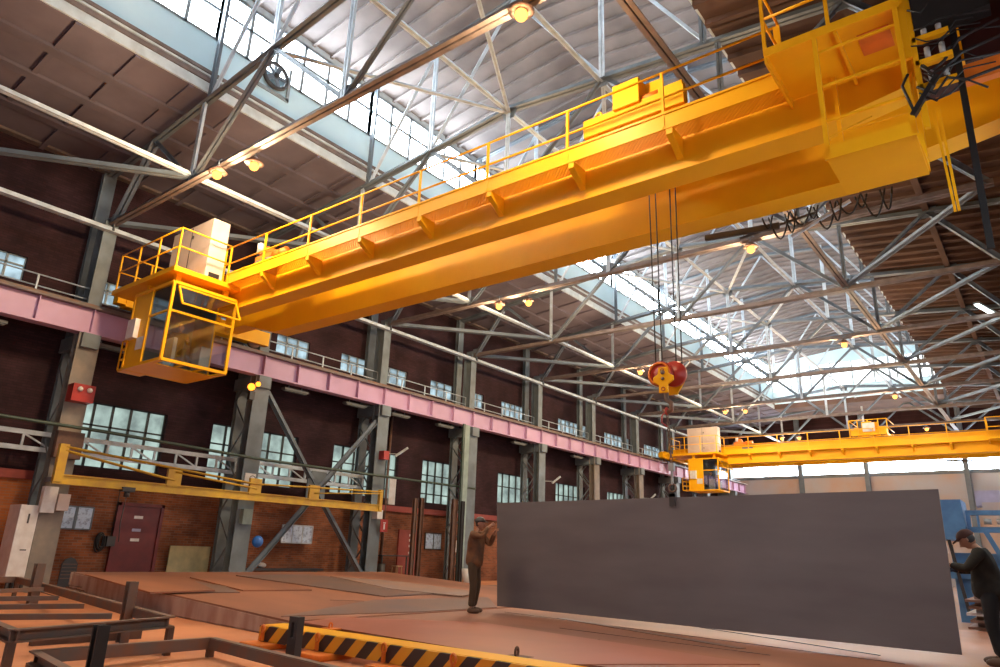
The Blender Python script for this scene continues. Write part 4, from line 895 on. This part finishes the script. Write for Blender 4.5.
MB().box((XW, 22.3, 3.05), (XW+.06, 22.7, 4.2)).build('wall_box_panel', 'white', None, 'white narrow panel on the wall above the red door', 'panel')
# slanting tubes lights on columns farther down
for i, k in enumerate((2, 4, 6)):
    y = YK[k]+.55; MB().bar((XC+.5, y, 4.9), (XC+.7, y+.5, 5.3), .09).bar((XC+.17, y-.25, 5.0), (XC+.52, y+.05, 5.0), .03).build('arm_lamp', 'pvc', None, 'unlit slanting arm lamp on the %s column along the left wall' % ORD[k], 'arm lamp')

# ------------------------------------------------------------------ far end
for i, x in enumerate((-17.25, -11.95, -4.9, -1.6)):
    MB().ibeam((x, YEND-.25, FL), (x, YEND-.25, 14), .35, .4, .03, (0, 1, 0)).build('end_wall_column', 'steel', None, 'grey steel column on the far end wall, %s counted from the lilac girder' % ORD[i], 'column')
# blue machine
bm_ = thing('blue_machine', 'large blue machine with ribbed frame behind the dark-clad worker', 'machine', (-1.0, 24.5, FL))
MB().prism([(-2.75, 3.05), (-2.06, 3.05), (-2.02, 2.3), (-2.1, 1.95), (-2.75, 1.95)], 24, 25.4, 1).build('hopper', 'blue', bm_)
MB().box((-2.0, 24.1, 2.62), (1.2, 24.3, 2.75)).box((-2.0, 24.1, 2.15), (1.2, 24.3, 2.3)).box((-2.0, 24.1, 2.3), (-1.9, 24.3, 2.62)).box((-1.75, 24.1, 2.3), (-1.7, 24.3, 2.62)).box((-1.2, 24.1, 2.3), (-1.1, 24.3, 2.62)).box((-.6, 24.1, 2.3), (-.5, 24.3, 2.62)).build('top_frame', 'blue', bm_)
f = MB().bar((-1.6, 24.15, 2.2), (-1.2, 24.15, 1.2), .12).bar((-1.2, 24.15, 2.2), (-1.2, 24.15, 1.2), .08).bar((-.8, 24.15, 2.2), (-1.2, 24.15, 1.2), .12).bar((-.5, 24.15, 2.2), (0, 24.15, 1.2), .12)
f.build('strut', 'blue', bm_); MB().box((-2.5, 24.3, FL), (1.2, 26, 1.6)).box((-2.7, 24.2, .9), (1.2, 24.35, 1.1)).build('body', 'blue', bm_)
MB().box((-1.6, 24.6, 2.75), (1.2, 25.4, 3.0)).build('rail_table', 'brickend', bm_); MB().box((-1.75, 24.8, 2.9), (-1.15, 25.3, 3.35)).build('motor_cover', 'lavender', bm_)
f = MB()
for x in (-1.6, -1.3, -.9): f.cyl((x, 24.2, 2.45), (x+.18, 24.2, 2.45), .08, 10)
f.build('roller', 'pvc', bm_)
# stack of plates and bars beside the right worker
k = 0
for i in range(6):
    z = FL+i*.0
for i in range(7):
    MB().box((-1.75+.05*(i % 2), 17.9+.03*i, FL+.0+i*.13), (-.9, 20.5, FL+.05+i*.13)).box((-1.6, 18.3, FL+.05+i*.13), (-1.0, 18.45, FL+.13+i*.13)).build('stacked_plate', ('concfloor', 'white', 'plategrey')[i % 3], None, 'steel plate in the small stack behind the leaning bars, %s from the bottom' % ORD[i], 'steel plate', 'plates stacked beyond the big plate')
bb_ = at(970, 614, 2, 0); ba = at(945, 526, 1, bb_.y+.1)
lb = thing('leaning_bar', 'dark steel bar leaning behind the right edge of the huge plate', 'steel bar', (bb_.x, bb_.y, 0))
MB().bar(ba, bb_, .085, .06).build('bar', 'darkst', lb)
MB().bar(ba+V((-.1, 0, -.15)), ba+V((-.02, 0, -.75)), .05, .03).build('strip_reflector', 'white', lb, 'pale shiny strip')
bb_ = at(964, 610, 2, 0); ba = at(952, 545, 1, bb_.y+.1)
MB().bar(ba, bb_, .045).build('thin_bar', 'black', None, 'thin black bar leaning beside the thicker bar next to the dark-clad worker', 'steel bar')

# ------------------------------------------------------------------ people
def skinned(V_, E_, R_, sub=1):
    me = bpy.data.meshes.new('tmp'); me.from_pydata([V(p) for p in V_], E_, []); o = bpy.data.objects.new('tmp', me); col.objects.link(o)
    o.modifiers.new('s', 'SKIN'); sv = me.skin_vertices[0].data
    for i, r in enumerate(R_): r = r if hasattr(r, '__len__') else (r, r); sv[i].radius = r; sv[i].use_root = (i == 0)
    s = o.modifiers.new('d', 'SUBSURF'); s.levels = s.render_levels = sub
    dg = bpy.context.evaluated_depsgraph_get(); dg.update(); ev = o.evaluated_get(dg); m2 = bpy.data.meshes.new_from_object(ev)
    vs = [v.co.copy() for v in m2.vertices]; fs = [tuple(p.vertices) for p in m2.polygons]
    bpy.data.objects.remove(o); bpy.data.meshes.remove(me); bpy.data.meshes.remove(m2); return vs, fs
def head_mesh(c, yaw, pitch, s=1.):
    """head with brow, nose, jaw, ears; face looks along local +x"""
    vs, fs = [], []; b = MB(); b.ball((0, 0, 0), (.098, .076, .122), 20, 16)
    for p in b.v:
        if p.z < -.02: k = min(1, (-p.z-.02)/.1); p.y *= 1-.3*k; p.x += .012*k
        if p.x > .05:
            if abs(p.y) < .016 and -.05 < p.z < .02: p.x += .026*(1-abs(p.z+.03)/.06)
            if .005 < p.z < .03 and .018 < abs(p.y) < .045: p.x -= .012
            if -.078 < p.z < -.06 and abs(p.y) < .03: p.x -= .007
    for sg in (-1, 1): b.ball((-.005, sg*.078, -.005), (.02, .01, .032), 8, 6)
    b.ball((.118, 0, -.03), (.014, .013, .012), 8, 6)
    for sg in (-1, 1): b.ball((.083, sg*.03, .012), (.01, .014, .008), 8, 6)
    R = Matrix.Rotation(yaw, 3, 'Z') @ Matrix.Rotation(pitch, 3, 'Y')
    return [R @ (p*s) + V(c) for p in b.v], b.f, R
def person(name, label, loc, yaw, J, mats, cap=True, head_pitch=0, head_yaw=0, gloves=False, sub=2, seated=False, bulk=1., size=1.):
    """J: joints in a local frame, x forward, y to the person's left, z up"""
    R0 = Matrix.Rotation(yaw, 3, 'Z'); L = V(loc); W = lambda p: L+R0 @ V(p)
    root = thing(name, label, 'person', loc)
    g = lambda k: V(J[k])*size
    vs = [g('pelvis'), g('spine'), g('chest'), g('neck'), g('neck')+(g('head')-g('neck'))*.55]; E = [(0, 1), (1, 2), (2, 3), (3, 4)]; Rr = [(.10, .08), (.09, .07), (.11, .075), .05, .05]
    hands = []
    for s in 'LR':
        i = len(vs); sh, el, wr, hd = g('sh'+s), g('el'+s), g('wr'+s), g('hd'+s)
        vs += [sh, el, wr]; E += [(2, i), (i, i+1), (i+1, i+2)]; Rr += [.06, .043, .028]
        d = (hd-wr).normalized(); pal = wr+d*.05; k = wr+d*.085; vs += [pal, k]; E += [(i+2, i+3), (i+3, i+4)]; Rr += [(.036, .018), (.036, .016)]
        side = d.cross(V(J.get('palm'+s, (0, 0, 1)))).normalized(); nrm = side.cross(d).normalized()
        for q, (o_, ln) in enumerate(((-.03, .062), (-.01, .075), (.01, .07), (.03, .055))):
            a = k+side*o_*1.05+d*.006; b = a+(d*.8-nrm*.35)*ln*.55; c = b+(d*.45-nrm*.8)*ln*.5; n = len(vs)
            vs += [a, b, c]; E += [(i+4, n), (n, n+1), (n+1, n+2)]; Rr += [.0095, .0085, .0075]
        n = len(vs); a = wr+d*.03-side*.036; vs += [a, a+(d*.6-side*.5-nrm*.3)*.04, a+(d*1.0-side*.45-nrm*.7)*.06]; E += [(i+3, n), (n, n+1), (n+1, n+2)]; Rr += [.012, .010, .008]
    for s in 'LR':
        i = len(vs); vs += [g('hip'+s), g('kn'+s), g('an'+s), g('toe'+s)]; E += [(0, i), (i, i+1), (i+1, i+2), (i+2, i+3)]; Rr += [.085, .06, .042, .035]
    bv, bf = skinned([W(p) for p in vs], E, Rr, 1); b = MB().add(bv, bf, True)
    hv, hf, HR = head_mesh(W(g('head')), yaw+head_yaw, head_pitch); b.add(hv, hf, True)
    body = b.build('body', mats['skin'], root)
    hc = W(g('head')); T_ = lambda p: hc + HR @ V(p)
    h = MB(); h.ball((-.012, 0, .016), (.094, .08, .108), 18, 12); h.v = [T_(p if not (p.x > .03 and p.z < .06) else V((.03, p.y*.8, max(p.z, .06)))) for p in h.v]; h.build('hair', 'darkst', root)
    if cap:
        h = MB(); h.ball((-.008, 0, .035), (.118, .1, .105), 20, 10)
        for p in h.v:
            if p.z < .035: p.z = .035 - (.02 if p.x < 0 else 0)
        h.add([(.06, -.075, .055), (.15, -.055, .045), (.178, 0, .04), (.15, .055, .045), (.06, .075, .055), (.06, -.075, .066), (.15, -.055, .055), (.178, 0, .052), (.15, .055, .055), (.06, .075, .066)],
              [(0, 1, 2, 3, 4), (9, 8, 7, 6, 5), (0, 5, 6, 1), (1, 6, 7, 2), (2, 7, 8, 3), (3, 8, 9, 4)])
        h.v = [T_(p) for p in h.v]; h.build('cap', mats['cap'], root)
    # jacket
    jm = [g('pelvis')+V((0, 0, -.16 if not seated else -.02)), g('pelvis')+V((0, 0, .05)), g('spine'), g('chest'), g('chest')+(g('neck')-g('chest'))*.72]; E = [(0, 1), (1, 2), (2, 3), (3, 4)]; Rr = [(q[0]*bulk, q[1]*bulk) for q in ((.20, .17), (.19, .16), (.17, .145), (.19, .15), (.095, .09))]
    for s in 'LR':
        i = len(jm); sh, el, wr = g('sh'+s), g('el'+s), g('wr'+s); jm += [sh, sh.lerp(el, .5), el, el.lerp(wr, .55), el.lerp(wr, .95)]; E += [(3, i), (i, i+1), (i+1, i+2), (i+2, i+3), (i+3, i+4)]; Rr += [.085, .072, .064, .055, .047]
    jv, jf = skinned([W(p) for p in jm], E, Rr, sub); MB().add(jv, jf, True).build('jacket', mats['jacket'], root)
    tm = [g('pelvis')+V((0, 0, .10)), g('pelvis')+V((0, 0, -.06))]; E = [(0, 1)]; Rr = [(.15, .13), (.155, .135)]
    for s in 'LR':
        i = len(tm); hp, kn, an = g('hip'+s), g('kn'+s), g('an'+s); tm += [hp+V((0, 0, -.06)), kn, kn.lerp(an, .5), an+V((0, 0, .015))]; E += [(1, i), (i, i+1), (i+1, i+2), (i+2, i+3)]; Rr += [.105, .083, .076, .07]
    tv, tf_ = skinned([W(p) for p in tm], E, Rr, sub); MB().add(tv, tf_, True).build('trousers', mats['trousers'], root)
    for s in 'LR':
        an, to = g('an'+s), g('toe'+s); d = (to-an); d.z = 0; d.normalize(); z0 = to.z-.035
        m_ = MB(); m_.ball((0, 0, 0), (.15, .055, .06), 14, 8)
        for p in m_.v:
            if p.x < 0: p.z *= 1.25
            p.z = max(p.z, -.045)
        q = math.atan2(d.y, d.x); Rz = Matrix.Rotation(q, 3, 'Z'); m_.v = [W(V((an.x, an.y, z0+.045))+d*.06+Rz @ p) for p in m_.v]; m_.build('boot', mats['boot'], root)
    if gloves:
        for s in 'LR':
            wr, hd = g('wr'+s), g('hd'+s); d = (hd-wr).normalized(); side = d.cross(V(J.get('palm'+s, (0, 0, 1)))).normalized(); nrm = side.cross(d).normalized()
            P = [wr-d*.03, wr+d*.04, wr+d*.085]; E = [(0, 1), (1, 2)]; Rr = [.042, (.044, .026), (.044, .024)]
            for o_, ln in ((-.03, .07), (-.01, .083), (.01, .078), (.03, .063)):
                a = P[2]+side*o_*1.2+d*.006; b = a+(d*.8-nrm*.35)*ln*.55; c = b+(d*.45-nrm*.8)*ln*.5; n = len(P); P += [a, b, c]; E += [(2, n), (n, n+1), (n+1, n+2)]; Rr += [.014, .013, .012]
            n = len(P); a = wr+d*.03-side*.04; P += [a, a+(d*.6-side*.5-nrm*.3)*.045, a+(d-side*.45-nrm*.7)*.066]; E += [(1, n), (n, n+1), (n+1, n+2)]; Rr += [.017, .015, .013]
            gv, gf = skinned([W(p) for p in P], E, Rr, 1); MB().add(gv, gf, True).build('glove', 'glove', root)
    return root
J1 = dict(pelvis=(-.02, 0, .93), spine=(-.01, 0, 1.1), chest=(.0, 0, 1.32), neck=(.03, 0, 1.47), head=(.07, 0, 1.60),
          shL=(.02, .18, 1.40), elL=(.2, .22, 1.22), wrL=(.32, .12, 1.42), hdL=(.37, .09, 1.50), palmL=(-1, 0, 0),
          shR=(.02, -.18, 1.40), elR=(.22, -.24, 1.34), wrR=(.3, -.12, 1.54), hdR=(.36, -.06, 1.60), palmR=(-1, 0, 0),
          hipL=(-.02, .09, .88), knL=(.01, .10, .48), anL=(-.06, .11, .09), toeL=(.07, .12, .035), hipR=(-.02, -.09, .88), knR=(.03, -.10, .48), anR=(.0, -.11, .09), toeR=(.13, -.12, .035))
person('person', 'person in brown work jacket and cap, hands raised at the edge of the huge plate', (at(474, 613, 2, 0).x-.02, at(474, 613, 2, 0).y, 0), .25, J1, dict(skin='skin', cap='darkst', jacket='jacketbr', trousers='trousers', boot='boot'), head_pitch=.12, bulk=1.1, size=1.09)
J2 = dict(pelvis=(.10, 0, .93), spine=(.10, 0, 1.12), chest=(.11, 0, 1.33), neck=(.17, 0, 1.47), head=(.26, 0, 1.57),
          shL=(.11, .20, 1.40), elL=(.28, .25, 1.19), wrL=(.49, .15, 1.23), hdL=(.57, .12, 1.25), palmL=(0, 0, 1),
          shR=(.11, -.20, 1.40), elR=(.23, -.27, 1.18), wrR=(.46, -.16, 1.16), hdR=(.54, -.14, 1.18), palmR=(0, 0, 1),
          hipL=(.10, .10, .88), knL=(.12, .11, .47), anL=(.04, .12, .09), toeL=(.18, .13, .035), hipR=(.10, -.10, .88), knR=(.14, -.11, .47), anR=(.10, -.13, .09), toeR=(.24, -.14, .035))
hp2 = at(966, 541, 1, 11.8)
person('person', 'person in dark jacket, brown cap and navy gloves, bending towards the huge plate', (hp2.x+.27, 11.8, 0), math.pi-.05, J2, dict(skin='skin', cap='cap', jacket='jacketdk', trousers='trousersdk', boot='boot'), head_pitch=.6, gloves=True, bulk=1.12)
J3 = dict(pelvis=(0, 0, .5), spine=(0, 0, .68), chest=(.02, 0, .92), neck=(.05, 0, 1.06), head=(.08, 0, 1.19), shL=(.03, .18, 1.0), elL=(.12, .24, .76), wrL=(.36, .18, .78), hdL=(.44, .16, .78), shR=(.03, -.18, 1.0), elR=(.12, -.24, .76), wrR=(.36, -.18, .78), hdR=(.44, -.16, .78),
          hipL=(.03, .1, .48), knL=(.42, .12, .5), anL=(.40, .12, .1), toeL=(.5, .12, .04), hipR=(.03, -.1, .48), knR=(.42, -.12, .5), anR=(.40, -.12, .1), toeR=(.5, -.12, .04))
for dy, lab, jm in ((0, 'person seated in the cabin of the foreground crane, seen through its glass', 'jacketdk'), (39, 'person in blue overalls seated in the cabin of the distant crane', 'overall')):
    person('person', lab, (-18.75, 9.25+dy, 5.71), -.3, J3, dict(skin='skin', cap='cap', jacket=jm, trousers=jm, boot='boot'), cap=False, sub=1, seated=True)
    s_ = thing('operator_seat', 'dark seat under the person in the %s crane cabin' % ('foreground' if dy == 0 else 'distant'), 'seat', (-18.8, 9.25+dy, 5.71))
    MB().box((-19.0, 9.0+dy, 6.0), (-18.5, 9.5+dy, 6.08)).build('cushion', 'black', s_); MB().box((-19.1, 9.05+dy, 6.0), (-19.02, 9.45+dy, 6.75)).build('backrest', 'black', s_); MB().cyl((-18.75, 9.25+dy, 5.71), (-18.75, 9.25+dy, 6.0), .05, 10).build('pedestal', 'darkst', s_)

# ------------------------------------------------------------------ light
wd = bpy.data.worlds.new('sky'); bpy.context.scene.world = wd; wd.use_nodes = True
bg = wd.node_tree.nodes['Background']; bg.inputs[0].default_value = (.75, .87, 1, 1); bg.inputs[1].default_value = 1.0
sd = bpy.data.lights.new('sun', 'SUN'); sd.energy = 3; sd.color = (1, .93, .82); sd.angle = .02
so = bpy.data.objects.new('sun', sd); col.objects.link(so); so.rotation_euler = V((1.6, 1.7, -.9)).to_track_quat('-Z', 'Y').to_euler()
sc = bpy.context.scene
sc.view_settings.view_transform = 'Standard'; sc.view_settings.look = 'None'; sc.view_settings.gamma = 1; sc.view_settings.exposure = .45
try: sc.view_settings.use_curve_mapping = False
except Exception: pass
try:
    sc.cycles.use_denoising = True; sc.cycles.max_bounces = 8; sc.cycles.diffuse_bounces = 4; sc.cycles.transparent_max_bounces = 16; sc.cycles.sample_clamp_indirect = 6
except Exception: pass
